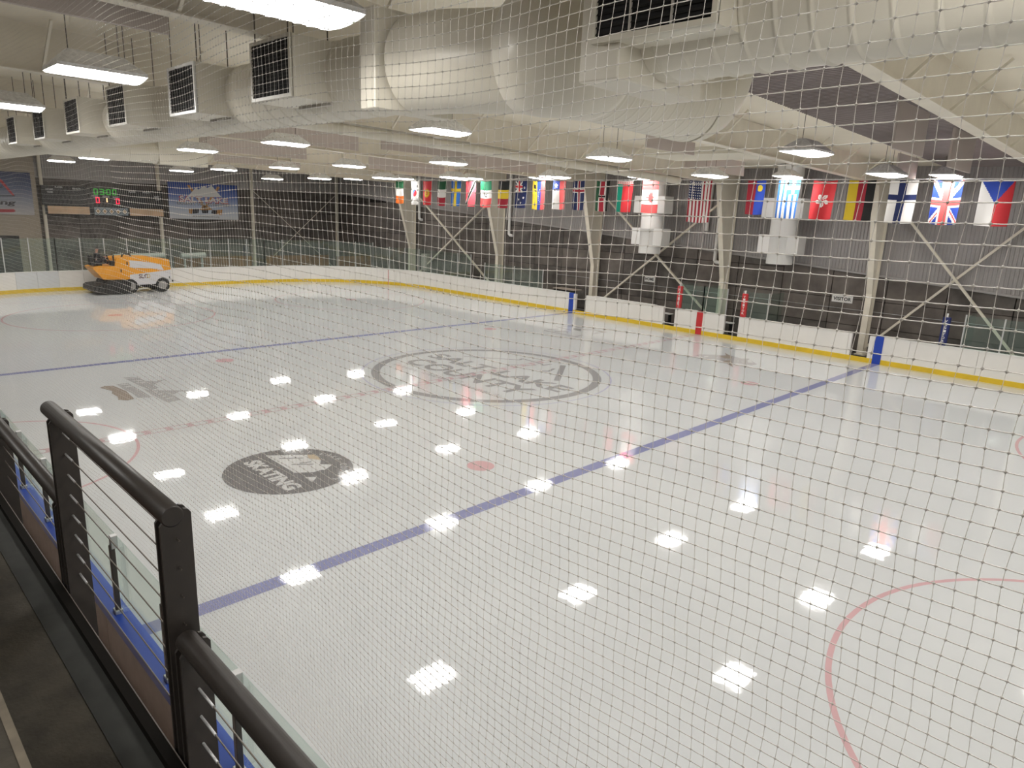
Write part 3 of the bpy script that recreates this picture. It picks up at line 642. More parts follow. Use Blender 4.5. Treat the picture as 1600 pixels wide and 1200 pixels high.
# glass: panes and posts
def glass_run(t, pts, zt, post=True, o=0.09):
    for a, c in zip(pts[:-1], pts[1:]):
        q = board_panel(lerp(a, c, 0.012), lerp(a, c, 0.988), BT, zt, 'p', None, o-0.006, o+0.006); q.build('glass_pane', M_GLASS, t)
    if post:
        for p in pts:
            x, y = p[0]+p[2]*o, p[1]+p[3]*o
            box('post', x-0.025, x+0.025, y-0.025, y+0.025, BT-0.3, zt+0.03, M_ALU, t)
eg = thing('end_glass', 'greenish glass panes between slim posts on the boards at the scoreboard end', 'rink glass', (-HX-0.1, 0, BT))
ep = [(-HX, 6.5-1.3*i, -1, 0) for i in range(11)]
arcp = []
for k in range(11): a = PI-PI/2*k/10; arcp.append((-HX+CR+CR*math.cos(a), HY-CR+CR*math.sin(a), math.cos(a), math.sin(a)))
arcn = []
for k in range(11): a = PI+PI/2*k/10; arcn.append((-HX+CR+CR*math.cos(a), -HY+CR+CR*math.sin(a), math.cos(a), math.sin(a)))
glass_run(eg, ep, 3.1); glass_run(eg, arcp[:7], 3.05); glass_run(eg, arcn, 3.1)
sg = thing('side_glass', 'glass panes on the far boards between the corner and the bench gate', 'rink glass', (-16, HY, BT))
glass_run(sg, arcp[6:]+[(-20.6, HY, 0, 1), (-19.2, HY, 0, 1), (-17.8, HY, 0, 1)], 2.8)
glass_run(sg, [(-16.4, HY, 0, 1), (-15.0, HY, 0, 1), (-13.6, HY, 0, 1), (-12.2, HY, 0, 1), (-11.1, HY, 0, 1)], 2.35)
sg2 = thing('bench_glass', 'glass panes on the far boards at the right edge beyond the blue pad', 'rink glass', (14, HY, BT))
glass_run(sg2, [(11.6, HY, 0, 1), (12.9, HY, 0, 1), (14.3, HY, 0, 1), (15.7, HY, 0, 1), (17.1, HY, 0, 1), (18.5, HY, 0, 1), (19.9, HY, 0, 1)], 2.5)
q = MB(); q.box(11.55, 11.57, HY+TH, YW-0.4, 0.4, 2.45); q.build('glass_pane', M_GLASS, sg2)
pg = thing('penalty_glass', 'glass front and partition panes around the penalty boxes at centre ice', 'rink glass', (0.6, HY, BT))
glass_run(pg, [(-1.3, HY, 0, 1), (0.05, HY, 0, 1)], 2.45); glass_run(pg, [(0.05, HY, 0, 1), (1.35, HY, 0, 1)], 2.45); glass_run(pg, [(2.2, HY, 0, 1), (3.5, HY, 0, 1)], 2.45)
for xx in (-1.3, 0.05, 3.5): q = MB(); q.box(xx-0.006, xx+0.006, HY+TH, 16.7, -0.06, 2.45); q.build('partition_pane', M_GLASS, pg)
ng = thing('near_glass', 'clear glass panes and bronze posts on the blue-capped near boards below the railing', 'rink glass', (8, -HY-0.1, BT))
np_ = [(-22.1+1.53*i, -HY, 0, -1) for i in range(30)]
for a, c in zip(np_[:-1], np_[1:]):
    q = board_panel(lerp(a, c, 0.006), lerp(a, c, 0.994), BT, 2.12, 'p', None, 0.028, 0.040); q.build('glass_pane', M_GLASS, ng)
for p in np_:
    if p[0] < -2: continue
    x, y = p[0], -HY-0.075
    o = box('post', x-0.028, x+0.028, y-0.035, y+0.018, BT, 2.02, mat('bronze_post', (0.10, 0.085, 0.075), 0.4, metal=0.4), ng, bev=0.006)
    box('clamp', x-0.035, x+0.035, y-0.02, y+0.05, 1.98, 2.13, M_ALU, o, bev=0.005); box('foot', x-0.05, x+0.05, y-0.05, y+0.03, BT, BT+0.05, M_ALU, o, bev=0.005)

# bench / penalty furniture behind the far boards
def bench(x0, x1, lab):
    t = thing('bench', lab, 'bench', ((x0+x1)/2, 16.2, 0))
    box('seat', x0, x1, 16.05, 16.4, 0.62, 0.67, M_WHITE, t, bev=0.01)
    for xx in (x0+0.12, (x0+x1)/2, x1-0.12): box('leg', xx-0.03, xx+0.03, 16.1, 16.35, -0.06, 0.62, M_BLACK, t)
bench(-7.3, -2.4, 'long white home bench behind the far boards'); bench(3.75, 7.0, 'long white visitor bench behind the far boards'); bench(0.25, 1.25, 'short bench inside the penalty box')
t = thing('bench_desk', 'dark scorer desk with pale top behind the far boards by the side glass', 'desk', (-10, 16, 0)); box('top', -10.6, -8.9, 15.5, 16.3, 1.25, 1.3, mat('desk_top', (0.35, 0.3, 0.25), 0.5), t, bev=0.01); box('front', -10.6, -8.9, 15.6, 15.65, -0.06, 1.25, M_BLACK, t)
for x, m, lab, txt in ((-1.35, M_RED, 'red padded post with white lettering left of the penalty box', 'HOME'), (2.28, M_RED, 'red padded post lettered VISITOR right of the penalty box', 'VISITOR'), (10.95, M_NAVY, 'navy padded post with white lettering at the right end bench glass', 'VISITOR')):
    t = thing('pad_post', lab, 'padded post', (x, HY+0.08, BT))
    q = MB(); q.bevbox(x-0.14, x+0.14, HY+0.02, HY+0.2, BT, 2.35, 0.03); q.build('pad', m, t)
    box('post_tip', x-0.03, x+0.03, HY+0.06, HY+0.12, 2.35, 2.5, M_WHITE, t)
    q = MB(); nL = len(txt)
    for i, ch in enumerate(txt): put_text(q, ch, (x, HY+0.018, 2.24-(0.95/nL)*(i+0.3)), (1,0,0), (0,0,1), 0.11, 0.95/nL*0.72, bold=0.02)
    q.build('lettering', M_WHITE, t)
for px, py, txt, lab in ((1015, 436, 'HOME', 'small white HOME sign on the concrete wall'), (1316, 467, 'VISITOR', 'small white VISITOR sign on the concrete wall')):
    x, y, z = at(px, py, 1, YW-0.06); t = thing('wall_sign', lab, 'sign', (x, y, z)); w = 0.95 if txt == 'VISITOR' else 0.68
    box('board', x-w/2, x+w/2, y-0.01, y+0.02, z-0.17, z+0.17, M_WHITE, t); q = MB(); put_text(q, txt, (x, y-0.013, z), (1,0,0), (0,0,1), w*0.86, 0.17, bold=0.03); q.build('lettering', M_BLACK, t)
t = thing('electric_box', 'grey electrical cabinet on the far wall beside the first column', 'cabinet', (-25.6, 17.2, 0.9)); box('casing', -25.9, -25.2, 17.1, 17.44, 1.0, 2.3, M_GALV, t, bev=0.02); box('door', -25.86, -25.24, 17.07, 17.1, 1.05, 2.25, M_GALV, t)

# ================================================================= FLAGS
def flag_mat(n, c): return mat('flag_'+n, c, 0.75)
PAL = {'r': (0.62,0.03,0.04), 'w': (0.80,0.78,0.76), 'b': (0.02,0.06,0.40), 'n': (0.01,0.02,0.10), 'g': (0.01,0.22,0.10), 'y': (0.75,0.55,0.03), 'k': (0.012,0.012,0.012), 'o': (0.72,0.16,0.02), 'd': (0.01,0.09,0.035), 's': (0.03,0.15,0.50), 't': (0.0,0.30,0.20), 'p': (0.75,0.10,0.13), 'c': (0.68,0.09,0.09), 'm': (0.38,0.02,0.04)}
def star(u, v, cx, cy, r, asp):
    dx, dy = (u-cx), (v-cy)*asp; rr = math.hypot(dx, dy)
    if rr > r: return False
    a = (math.atan2(dx, -dy)) % (2*PI/5); a = min(a, 2*PI/5-a)
    return rr*math.cos(a) < r*0.40 or rr < r*(1-a/(PI/5)*0.62)
def f_ie(u, v): return 'd' if v < .33 else 'w' if v < .66 else 'o'
def f_kr(u, v):
    d = math.hypot(u-.5, (v-.5)*1.6)
    if d < .24: return 'r' if u+0.12*math.sin(v*14) > .5 else 's'
    for cx, cy in ((.22,.22),(.78,.22),(.22,.78),(.78,.78)):
        if abs(u-cx) < .09 and abs(v-cy) < .05 and int((u+v*1.6)*26) % 2: return 'k'
    return 'w'
def f_kg(u, v):
    d = math.hypot(u-.5, (v-.5)*1.6); a = math.atan2(u-.5, (v-.5)*1.6)
    if d < .15: return 'r' if (abs(d-.10) < .025 or abs(u-.5) < .02) else 'y'
    return 'y' if d < .27+.04*math.cos(20*a) else 'r'
def f_it(u, v): return 'd' if v < .33 else 'w' if v < .66 else 'm'
def f_se(u, v): return 'y' if abs(u-.5) < .12 or abs(v-.36) < .065 else 's'
def f_tt(u, v):
    t = (u-.98)+(v+.02)*0.98; return 'k' if abs(t) < .085 else 'w' if abs(t) < .14 else 'p'
def f_mx(u, v):
    if v < .34: return 'g'
    if v > .66: return 'c'
    d = math.hypot(u-.5, (v-.5)*1.6); return 'k' if (.10 < d < .17 and u < .62 and v > .45) or d < .06 else 'w'
def f_be(u, v): return 'k' if v < .33 else 'y' if v < .66 else 'm'
def f_au(u, v):
    if v < .42 and u < .62:
        x, y = u/.62, v/.42
        if abs(x-.5) < .09 or abs(y-.5) < .09: return 'r'
        if abs(x-.5) < .16 or abs(y-.5) < .16 or abs(x-y) < .12 or abs(x+y-1) < .12: return 'w'
        return 'n'
    for cx, cy in ((.8,.25),(.3,.68),(.55,.8),(.75,.62)):
        if star(u, v, cx, cy, .08, 1.6): return 'w'
    return 'n'
def f_ve(u, v):
    if u < .34: return 'k' if .12 < v < .26 and .1 < u < .26 else 'y'
    if u < .66:
        for k in range(7):
            if star(u, v, .56-.12*math.sin(PI*(k+.5)/7), .3+.42*k/6, .045, 1.6): return 'w'
        return 'b'
    return 'c'
def f_cl(u, v):
    if v < .33 and u < .5: return 'w' if star(u, v, .25, .17, .16, 1.6) else 'b'
    return 'w' if u < .5 else 'c'
def f_is(u, v):
    if abs(u-.48) < .06 or abs(v-.34) < .038: return 'm'
    return 'w' if abs(u-.48) < .12 or abs(v-.34) < .07 else 'n'
def f_ke(u, v):
    d = math.hypot((u-.5)*1.0, (v-.5)*2.6)
    if d < .24 and abs(u-.5) > .03: return 'k' if abs(v-.5) < .03 else 'w' if abs(v-.5) < .05 else 'm'
    return 'd' if u < .28 else 'w' if u < .34 else 'm' if u < .66 else 'w' if u < .72 else 'k'
def f_by(u, v):
    if v < .11: return 'w' if (int(u*16)+int(v*40)) % 2 or v < .015 else 'r'
    return 't' if u < .35 else 'r'
LEAF = [(0,-.9),(.16,-.6),(.36,-.68),(.28,-.28),(.56,-.5),(.62,-.36),(.92,-.4),(.8,-.14),(.92,0),(.5,.3),(.55,.44),(.08,.38),(.08,.9),(-.08,.9),(-.08,.38),(-.55,.44),(-.5,.3),(-.92,0),(-.8,-.14),(-.92,-.4),(-.62,-.36),(-.56,-.5),(-.28,-.28),(-.36,-.68),(-.16,-.6)]
def inpoly(x, y, P):
    c = False; j = len(P)-1
    for i in range(len(P)):
        if (P[i][1] > y) != (P[j][1] > y) and x < (P[j][0]-P[i][0])*(y-P[i][1])/(P[j][1]-P[i][1])+P[i][0]: c = not c
        j = i
    return c
def f_ca(u, v):
    if v < .28 or v > .74: return 'c'
    return 'c' if inpoly(-(v-.51)*1.6/.30, -(u-.5)/.30, LEAF) or inpoly((v-.51)*1.6/.30, (u-.5)/.30, LEAF) and False else 'w'
def f_us(u, v):
    if v < .44 and u < .54:
        x, y = u/.54*6, v/.44*7
        cx, cy = x % 1-.5, y % 1-.5
        return 'w' if math.hypot(cx, cy*1.1) < .24 else 'n'
    return 'm' if int(u*13) % 2 == 0 else 'w'
def f_li(u, v):
    if math.hypot((u-.72)/.13, (v-.22)/.10) < 1: return 'y'
    return 'm' if u < .5 else 'b'
def f_gr(u, v):
    if v < .36 and u > .42:
        x, y = (u-.42)/.58, v/.36; return 'w' if abs(x-.5) < .11 or abs(y-.52) < .11 else 's'
    return 's' if int(u*9) % 2 == 0 else 'w'
def f_hk(u, v):
    dx, dy = u-.5, (v-.5)*1.55; r = math.hypot(dx, dy); a = math.atan2(dx, -dy)
    if r < .31:
        for k in range(5):
            c = 2*PI*k/5+.3; da = (a-c-0.5*r/.31+PI) % (2*PI)-PI
            if abs(da) < .48*math.sin(min(1, (r+.02)/.30)*PI)**.6 and r > .03:
                return 'r' if abs(da) < .05 and r < .2 else 'w'
    return 'r'
def f_de(u, v): return 'y' if u < .36 else 'm' if u < .68 else 'k'
def f_fi(u, v): return 'n' if abs(u-.48) < .15 or abs(v-.39) < .065 else 'w'
def f_uk(u, v):
    x, y = u-.5, v-.5
    if abs(x) < .115 or abs(y) < .065: return 'c'
    if abs(x) < .19 or abs(y) < .11: return 'w'
    d = abs(abs(x)-abs(y)); s = (abs(x)-abs(y)) * (1 if x*y > 0 else -1)
    if 0 < s < .05: return 'c'
    return 'w' if d < .085 else 'b'
def f_cz(u, v):
    if v < .5 and abs(u-.5)+v <= .5+.0: return 'b'
    if v < .5*(1-abs(2*u-1)): return 'b'
    return 'w' if u < .5 else 'r'
# centre pixel, width in metres, height, painter, label
FLAGS = [(625,0.92,1.55,f_ie,'green, white and orange banded flag, leftmost on the string'), (648,0.92,1.6,f_kr,'white flag with a red and blue round emblem'), (667.5,0.95,1.6,f_kg,'red flag with a golden sun disc'), (690.5,0.95,1.6,f_it,'green, white and dark red banded flag'),
  (712.5,0.97,1.6,f_se,'blue flag with a yellow cross'), (735.5,0.97,1.6,f_tt,'red flag with a black and white diagonal'), (760,1.0,1.6,f_mx,'green, white and red banded flag with a dark emblem'), (787.5,1.0,1.62,f_be,'black, yellow and red banded flag'),
  (815,0.95,1.58,f_au,'navy flag with a small union canton and stars'), (843,0.98,1.62,f_ve,'yellow, blue and red striped flag hung upright'), (875,0.98,1.58,f_cl,'white and red flag with a starred blue canton'), (906,0.86,1.58,f_is,'navy flag with a white-edged red cross'), (942.5,0.9,1.58,f_ke,'green, red and black striped flag with a shield'),
  (977.5,1.0,1.6,f_by,'green and red flag with a patterned top band'), (1018,0.98,1.6,f_ca,'red and white flag with a red maple leaf'), (1096,1.22,1.95,f_us,'large stars and stripes flag'), (1183,0.86,1.5,f_li,'dark red and blue flag with a gold crown'), (1234,0.98,1.62,f_gr,'blue and white striped flag with a white cross canton'),
  (1290,1.0,1.6,f_hk,'red flag with a white five-petal flower'), (1349,1.05,1.6,f_de,'gold, red and black striped flag hung upright'), (1414,1.02,1.65,f_fi,'white flag with a navy cross'), (1483,1.0,1.62,f_uk,'union flag with red and white crosses on blue'), (1561,1.05,1.63,f_cz,'white and red flag with a blue wedge at the top')]
FY, FZ = 14.0, 7.60
NU, NV = 40, 64
for fi, (px, fw, fh, fn, lab) in enumerate(FLAGS):
    cx = at(px, 282, 1, FY)[0]
    t_b = MB(); cols = []; idx = {}; vs_ = []
    ph = random.random()*6; amp = 0.035+0.03*random.random(); skew = random.uniform(-0.04, 0.02)
    for j in range(NV+1):
        v = j/NV
        for i in range(NU+1):
            u = i/NU
            narrow = 1-0.06*v*(0.5+0.5*math.sin(ph))
            x = cx+(u-.5)*fw*narrow+skew*v
            y = FY+amp*(0.3+0.7*v)*math.sin(u*7+ph+v*1.3)+0.02*math.sin(v*5+ph)
            z = FZ-0.02*math.sin(PI*u)*(1 if fi % 3 else 2.2)-v*fh
            vs_.append((x, y, z))
    fs = []; mi = []
    for j in range(NV):
        for i in range(NU):
            k = fn((i+.5)/NU, (j+.5)/NV)
            if k not in idx: idx[k] = len(cols); cols.append(flag_mat(k, PAL[k]))
            a = j*(NU+1)+i; fs.append((a, a+1, a+NU+2, a+NU+1)); mi.append(idx[k])
    t_b.v = vs_; t_b.f = fs; t_b.mi = mi; t_b.sm = [True]*len(fs)
    o = t_b.build('flag', cols, loc=(cx, FY, FZ-fh), recalc=False); tag(o, lab, 'flag', 'flags hung on the string')
q = MB(); q.path([(-27.5, FY, FZ+0.06), (-5, FY, FZ+0.035), (10, FY, FZ+0.035), (24, FY, FZ+0.08)], 0.018, 6); tag(q.build('flag_line', M_WHITE), 'taut white line along the far side that carries the flags', 'line')

# ================================================================= SCOREBOARD AND BANNERS
X0 = XE+0.62
sb = thing('scoreboard', 'black electronic scoreboard showing 03:00 on the end wall', 'scoreboard', (X0, -1.4, 4.3))
S = lambda px, py: at(px, py, 0, X0)
y0, y1 = S(64, 300)[1], S(254, 310)[1]; zt, zb, zm = 6.20, 4.30, 4.95
M_SB = mat('scoreboard_black', (0.012, 0.012, 0.014), 0.4)
box('case', X0-0.2, X0, y0, y1, zm-0.03, zt, M_SB, sb, bev=0.02)
box('lower_frame', X0-0.2, X0-0.02, y0+0.15, y1, zb, zm-0.03, M_SB, sb)
Lw = (y1-y0)
M_AD = mat('peach_ad_panel', (0.72, 0.50, 0.32), 0.5, noise=0.25, nscale=0.8); M_AD2 = mat('blue_ad_panel', (0.30, 0.36, 0.40), 0.5)
box('ad_panel', X0-0.02, X0+0.01, y0+0.28, y0+0.28+0.325*Lw, zb+0.05, zm-0.08, M_AD, sb); box('ad_panel', X0-0.02, X0+0.01, y1-0.30*Lw-0.02, y1-0.02, zb+0.05, zm-0.08, M_AD, sb)
pa, pb = y0+0.375*Lw+0.2, y1-0.30*Lw-0.15; o = box('pattern_panel', X0-0.02, X0+0.01, pa, pb, zb+0.05, zm-0.08, M_AD2, sb)
q = MB(); nd = 5; dw = (pb-pa)/nd; zc = (zb+zm-0.03)/2; hh = 0.25
for k in range(nd):
    c = pa+dw*(k+.5)
    for s0, m in ((1.0, 0), (0.8, 1), (0.5, 2)): q.ngon([(X0+0.012+0.001*m, c-dw/2*s0, zc), (X0+0.012+0.001*m, c, zc-hh*s0), (X0+0.012+0.001*m, c+dw/2*s0, zc), (X0+0.012+0.001*m, c, zc+hh*s0)], m)
q.build('diamond_print', [M_SB, M_WHITE, mat('diamond_gold', (0.5, 0.36, 0.2), 0.5)], o)
SEG = {'0': 'abcdef', '1': 'bc', '3': 'abcdg', '8': 'abcdefg'}
def digit(q, ch, cy, cz, w, h, th):
    R_ = {'a': (-w/2,w/2,h/2-th,h/2), 'd': (-w/2,w/2,-h/2,-h/2+th), 'g': (-w/2,w/2,-th/2,th/2), 'b': (w/2-th,w/2,0,h/2), 'c': (w/2-th,w/2,-h/2,0), 'e': (-w/2,-w/2+th,-h/2,0), 'f': (-w/2,-w/2+th,0,h/2)}
    for s_ in SEG[ch]:
        a = R_[s_]; q.quad((X0+0.008,cy+a[0],cz+a[2]),(X0+0.008,cy+a[1],cz+a[2]),(X0+0.008,cy+a[1],cz+a[3]),(X0+0.008,cy+a[0],cz+a[3]))
E_G = mat('led_green', (0.03, 0.35, 0.03), emit=0.6); E_R = mat('led_red', (0.9, 0.02, 0.09), emit=0.9); E_A = mat('led_amber', (1.0, 0.55, 0.25), emit=2.0)
cyc = S(165, 300)[1]
q = MB()
for ch, dy in (('0', -0.62), ('3', -0.25), ('0', 0.18), ('0', 0.55)): digit(q, ch, cyc+dy, 5.93, 0.27, 0.40, 0.06)
for dz in (-.09, .09): q.quad((X0+.008, cyc-.065, 5.93+dz-.03), (X0+.008, cyc-.005, 5.93+dz-.03), (X0+.008, cyc-.005, 5.93+dz+.03), (X0+.008, cyc-.065, 5.93+dz+.03))
q.build('clock_digits', E_G, sb)
q = MB(); digit(q, '0', cyc-0.55, 5.36, 0.24, 0.40, 0.06); digit(q, '0', cyc+0.72, 5.33, 0.24, 0.40, 0.06); q.build('score_digits', E_R, sb)
q = MB(); digit(q, '1', cyc+0.0, 5.38, 0.14, 0.28, 0.07); q.build('period_digit', E_A, sb)
q = MB(); tw = lambda s, yy, zz, w: put_text(q, s, (X0+0.008, yy, zz), (0,1,0), (0,0,1), w, 0.11, bold=0.02)
for s, yy, zz, w in (('PLAYER', y0+1.05, 6.10, .45), ('PENALTY', y0+2.1, 6.05, .5), ('PLAYER', y1-2.05, 6.02, .45), ('PENALTY', y1-1.1, 6.02, .5), ('HOME', y0+.5, 5.95, .42), ('TEAM', y0+.5, 5.77, .34), ('GUEST', y1-.4, 5.75, .36), ('TEAM', y1-.4, 5.56, .32), ('HOME', cyc-.7, 5.63, .4), ('PERIOD', cyc, 5.62, .42), ('GUEST', cyc+.62, 5.60, .4)): tw(s, yy, zz, w)
q.build('caption_lettering', mat('caption_white', (0.6, 0.6, 0.6), 0.5), sb)

def grad_mat(name, cols):
    m = mat(name, (0.5, 0.5, 0.5), 0.55); nt = m.node_tree; b_ = nt.nodes['Principled BSDF']
    tc = nt.nodes.new('ShaderNodeTexCoord'); sp = nt.nodes.new('ShaderNodeSeparateXYZ'); r = nt.nodes.new('ShaderNodeValToRGB')
    nt.links.new(tc.outputs['Generated'], sp.inputs[0]); nt.links.new(sp.outputs['Z'], r.inputs[0])
    r.color_ramp.elements[0].position = 0.05; r.color_ramp.elements[0].color = (*cols[0], 1); r.color_ramp.elements[1].position = 0.95; r.color_ramp.elements[1].color = (*cols[-1], 1)
    for k, c in enumerate(cols[1:-1]): e_ = r.color_ramp.elements.new(0.05+0.9*(k+1)/(len(cols)-1)); e_.color = (*c, 1)
    nt.links.new(r.outputs[0], b_.inputs['Base Color']); return m
XB = XE+0.5
hb = thing('hockey_banner', 'blue to white banner reading SALT LAKE COUNTY YOUTH HOCKEY right of the scoreboard', 'banner', (XB, 5.4, 4.2))
Q = lambda zx, zy: at(200+zx/8, 240+zy/8, 0, XB)
ya, yb, za, zb2 = Q(510,600)[1], Q(1370,600)[1], 4.22, 6.90
box('sheet', XB-0.04, XB, ya, yb, za, zb2, grad_mat('banner_gradient', [(0.62,0.64,0.68),(0.40,0.46,0.60),(0.10,0.16,0.45),(0.03,0.07,0.30)]), hb)
for yy in (ya+0.3, yb-0.3):
    for zz in (za+0.2, zb2-0.1): box('bracket', XE-0.02, XB-0.03, yy-0.03, yy+0.03, zz-0.03, zz+0.03, M_STEEL, hb)
def prt(name, polys_, m, parent, dx, f):
    q = MB()
    for p in polys_: q.ngon([(XB+dx, f(*a)[1], f(*a)[2]) for a in p])
    return q.build(name, m, parent)
M_BW = mat('banner_white', (0.68, 0.68, 0.68), 0.5); M_BK = mat('banner_black', (0.02, 0.02, 0.03), 0.5); M_BR = mat('banner_red', (0.45, 0.03, 0.05), 0.5); M_BO = mat('banner_orange', (0.45, 0.22, 0.07), 0.5)
prt('stick_print', [[(735,395),(765,390),(1000,690),(960,700)], [(1150,420),(1120,410),(930,690),(975,690)], [(760,690),(810,690),(800,755),(765,745)], [(1110,705),(1180,700),(1170,770),(1105,760)], [(930,660),(1010,660),(1060,705),(890,705)]], M_BO, hb, 0.003, Q)
prt('mountain_print', [[(740,545),(850,420),(880,450),(950,405),(990,430),(1045,400),(1170,545)]], M_BW, hb, 0.005, Q)
prt('stick_tape_print', [[(808,690),(890,690),(880,745),(805,752)], [(1050,705),(1112,708),(1108,762),(1040,745)], [(920,705),(1005,705),(1000,745),(930,745)]], M_BK, hb, 0.006, Q)
q = MB(); yc_, zc_ = Q(950,575)[1], Q(950,578)[2]
put_text(q, 'SALT LAKE', (XB+0.008, yc_, zc_), (0,1,-0.012), (0,0,1), 3.75, 0.46, bold=0.05, mi=0); put_text(q, 'SALT LAKE', (XB+0.010, yc_, zc_+0.01), (0,1,-0.012), (0,0,1), 3.62, 0.38, bold=0.02, mi=1)
zc2 = Q(950,632)[2]; put_text(q, 'COUNTY YOUTH HOCKEY', (XB+0.008, yc_, zc2), (0,1,-0.012), (0,0,1), 4.05, 0.22, bold=0.06, mi=2); put_text(q, 'COUNTY YOUTH HOCKEY', (XB+0.010, yc_, zc2), (0,1,-0.012), (0,0,1), 3.98, 0.17, bold=0.0, mi=3)
q.build('title_lettering', [M_BR, M_BW, M_BK, M_BW], hb)
q = MB(); put_text(q, 'slcyouthhockey.slco.org', (XB+0.008, Q(975,790)[1], Q(975,790)[2]), (0,1,-0.012), (0,0,1), 2.05, 0.17); q.build('web_lettering', M_BK, hb)
XL = XE+0.32
sbn = thing('skating_banner', 'blue to white skating banner with red chevron on the tan wall', 'banner', (XL, -7.2, 4.2))
yL = at(50, 300, 0, XL)[1]; box('sheet', XL-0.03, XL, yL-5.2, yL, 4.22, 6.93, grad_mat('banner_gradient_dark', [(0.50,0.49,0.50),(0.30,0.32,0.40),(0.10,0.13,0.24),(0.03,0.05,0.14)]), sbn)
T = lambda zx, zy: at(zx/14.1, 260+zy/14.1, 0, XL)
q = MB()
for p, mi in (([(-600,640),(0,270),(60,320),(320,640),(270,640),(0,340),(-560,640)], 0), ([(-600,640),(330,640),(330,658),(-600,655)], 1), ([(-500,940),(300,940),(345,985),(300,1010),(-500,1010)], 0), ([(-600,455),(60,455),(60,475),(-600,475)], 1)): q.ngon([(XL+0.006+0.002*mi, T(*a)[1], T(*a)[2]) for a in p], mi)
q.build('chevron_print', [M_BR, M_BK], sbn)
q = MB(); hL = abs(T(0,720)[2]-T(0,880)[2]); wL = 2.55
put_text(q, 'Skating', (XL+0.012, T(352,800)[1]-wL/2, T(0,800)[2]), (0,1,0), (0,0,1), wL, hL*0.92, bold=0.03, shear=0.15); q.build('lettering', M_BK, sbn)
# door in the tan wall
t = thing('door_1', 'dark double door in the tan wall behind the end boards', 'door', (XE+0.3, -8.3, 0), kind='structure')
yd = at(29, 395, 0, XE+0.3)[1]; box('leaf', XE+0.25, XE+0.29, yd-1.2, yd-0.02, 0, 2.75, M_DARK, t); box('leaf', XE+0.25, XE+0.29, yd-2.4, yd-1.22, 0, 2.75, M_DARK, t); box('frame', XE+0.25, XE+0.31, yd-0.02, yd+0.14, 0, 2.85, M_BLACK, t); box('frame', XE+0.25, XE+0.31, yd-2.5, yd+0.14, 2.75, 2.87, M_BLACK, t)

# brown plank screens and pale rolls behind the end boards
for i, (pa_, pb_, xx, lab) in enumerate(((272, 393, -34.5, 'brown plank screen behind the end glass right of the resurfacer'), (416, 514, -34.5, 'brown plank screen behind the end glass below the cross brace'), (526, 591, -33.0, 'short brown plank screen behind the curved corner glass'))):
    ya_, yb_ = at(pa_, 405, 0, xx)[1], at(pb_, 405, 0, xx)[1]; yb_ = min(yb_, 17.2); t = thing('plank_screen', lab, 'screen', (xx, (ya_+yb_)/2, -0.06), 'plank screens')
    n = int((yb_-ya_)/0.55)+1
    for k in range(n):
        w = (yb_-ya_)/n; box('plank', xx-0.03, xx+0.03, ya_+w*k+0.006, ya_+w*(k+1)-0.006, -0.06, 1.62+0.02*random.random(), M_WOOD, t)
for ya_, yb_, z, lab in ((-2.6, 0.6, 1.75, 'pale rolled tarpaulin behind the resurfacer'), (1.7, 3.4, 1.75, 'pale rolled tarpaulin on the plank screen end')):
    q = MB(); q.path([(-33.6, ya_, z), (-33.6, (ya_+yb_)/2, z+0.03), (-33.6, yb_, z+0.06)], 0.2, 12); q.box(-33.7, -33.5, ya_+0.2, ya_+0.3, -0.06, z-0.1); q.box(-33.7, -33.5, yb_-0.3, yb_-0.2, -0.06, z-0.1)
    tag(q.build('tarpaulin_roll', mat('pale_tarp', (0.5, 0.5, 0.47), 0.6)), lab, 'tarpaulin')

# ================================================================= ICE RESURFACER
ZX0, ZX1 = -29.75, -27.95                      # far and near flank
zm_ = thing('ice_resurfacer', 'yellow and white ice resurfacing machine by the end boards', 'ice resurfacer', (-28.85, -3.1, 0))
ZP = lambda px, py: at(px, py, 0, ZX1)[1:]
M_ZY = mat('resurfacer_yellow', (0.78, 0.33, 0.015), 0.35, noise=0.06, nscale=2); M_ZW = mat('resurfacer_white', (0.62, 0.61, 0.63), 0.35)
q = MB(); q.prism([ZP(184,403), ZP(210,401.5), ZP(238,402.5), ZP(264,405.5), ZP(267,421), ZP(257,423), ZP(203,429.5), ZP(203,437), ZP(162,437), ZP(146,420.5), ZP(146,418.5), ZP(157,416.3), ZP(180,416), ZP(181,405)], 0, ZX0, ZX1); q.build('snow_tank', M_ZY, zm_)
q = MB(); q.prism([ZP(203,429.3), ZP(257,422.8), ZP(266.8,421), ZP(268.5,440.5), ZP(264.5,440.5), ZP(262,436), ZP(254,433), ZP(247,436), ZP(243.5,443.5), ZP(216,445), ZP(212,439.5), ZP(207,436.3), ZP(203,436)], 0, ZX0-0.02, ZX1+0.02); q.build('chassis_cover', M_ZW, zm_)
q = MB(); q.prism([ZP(202,406.5), ZP(222,408.5), ZP(250,412.5), ZP(256,422), ZP(248,421), ZP(245,419.8), ZP(203,418)], 0, ZX1-0.01, ZX1+0.025); q.build('side_panel', M_ZW, zm_)
q = MB(); q.prism([ZP(203,436), ZP(243,443), ZP(243,449), ZP(165,452), ZP(163,440)], 0, ZX0+0.2, ZX1-0.15); q.build('underbody', M_BLACK, zm_)
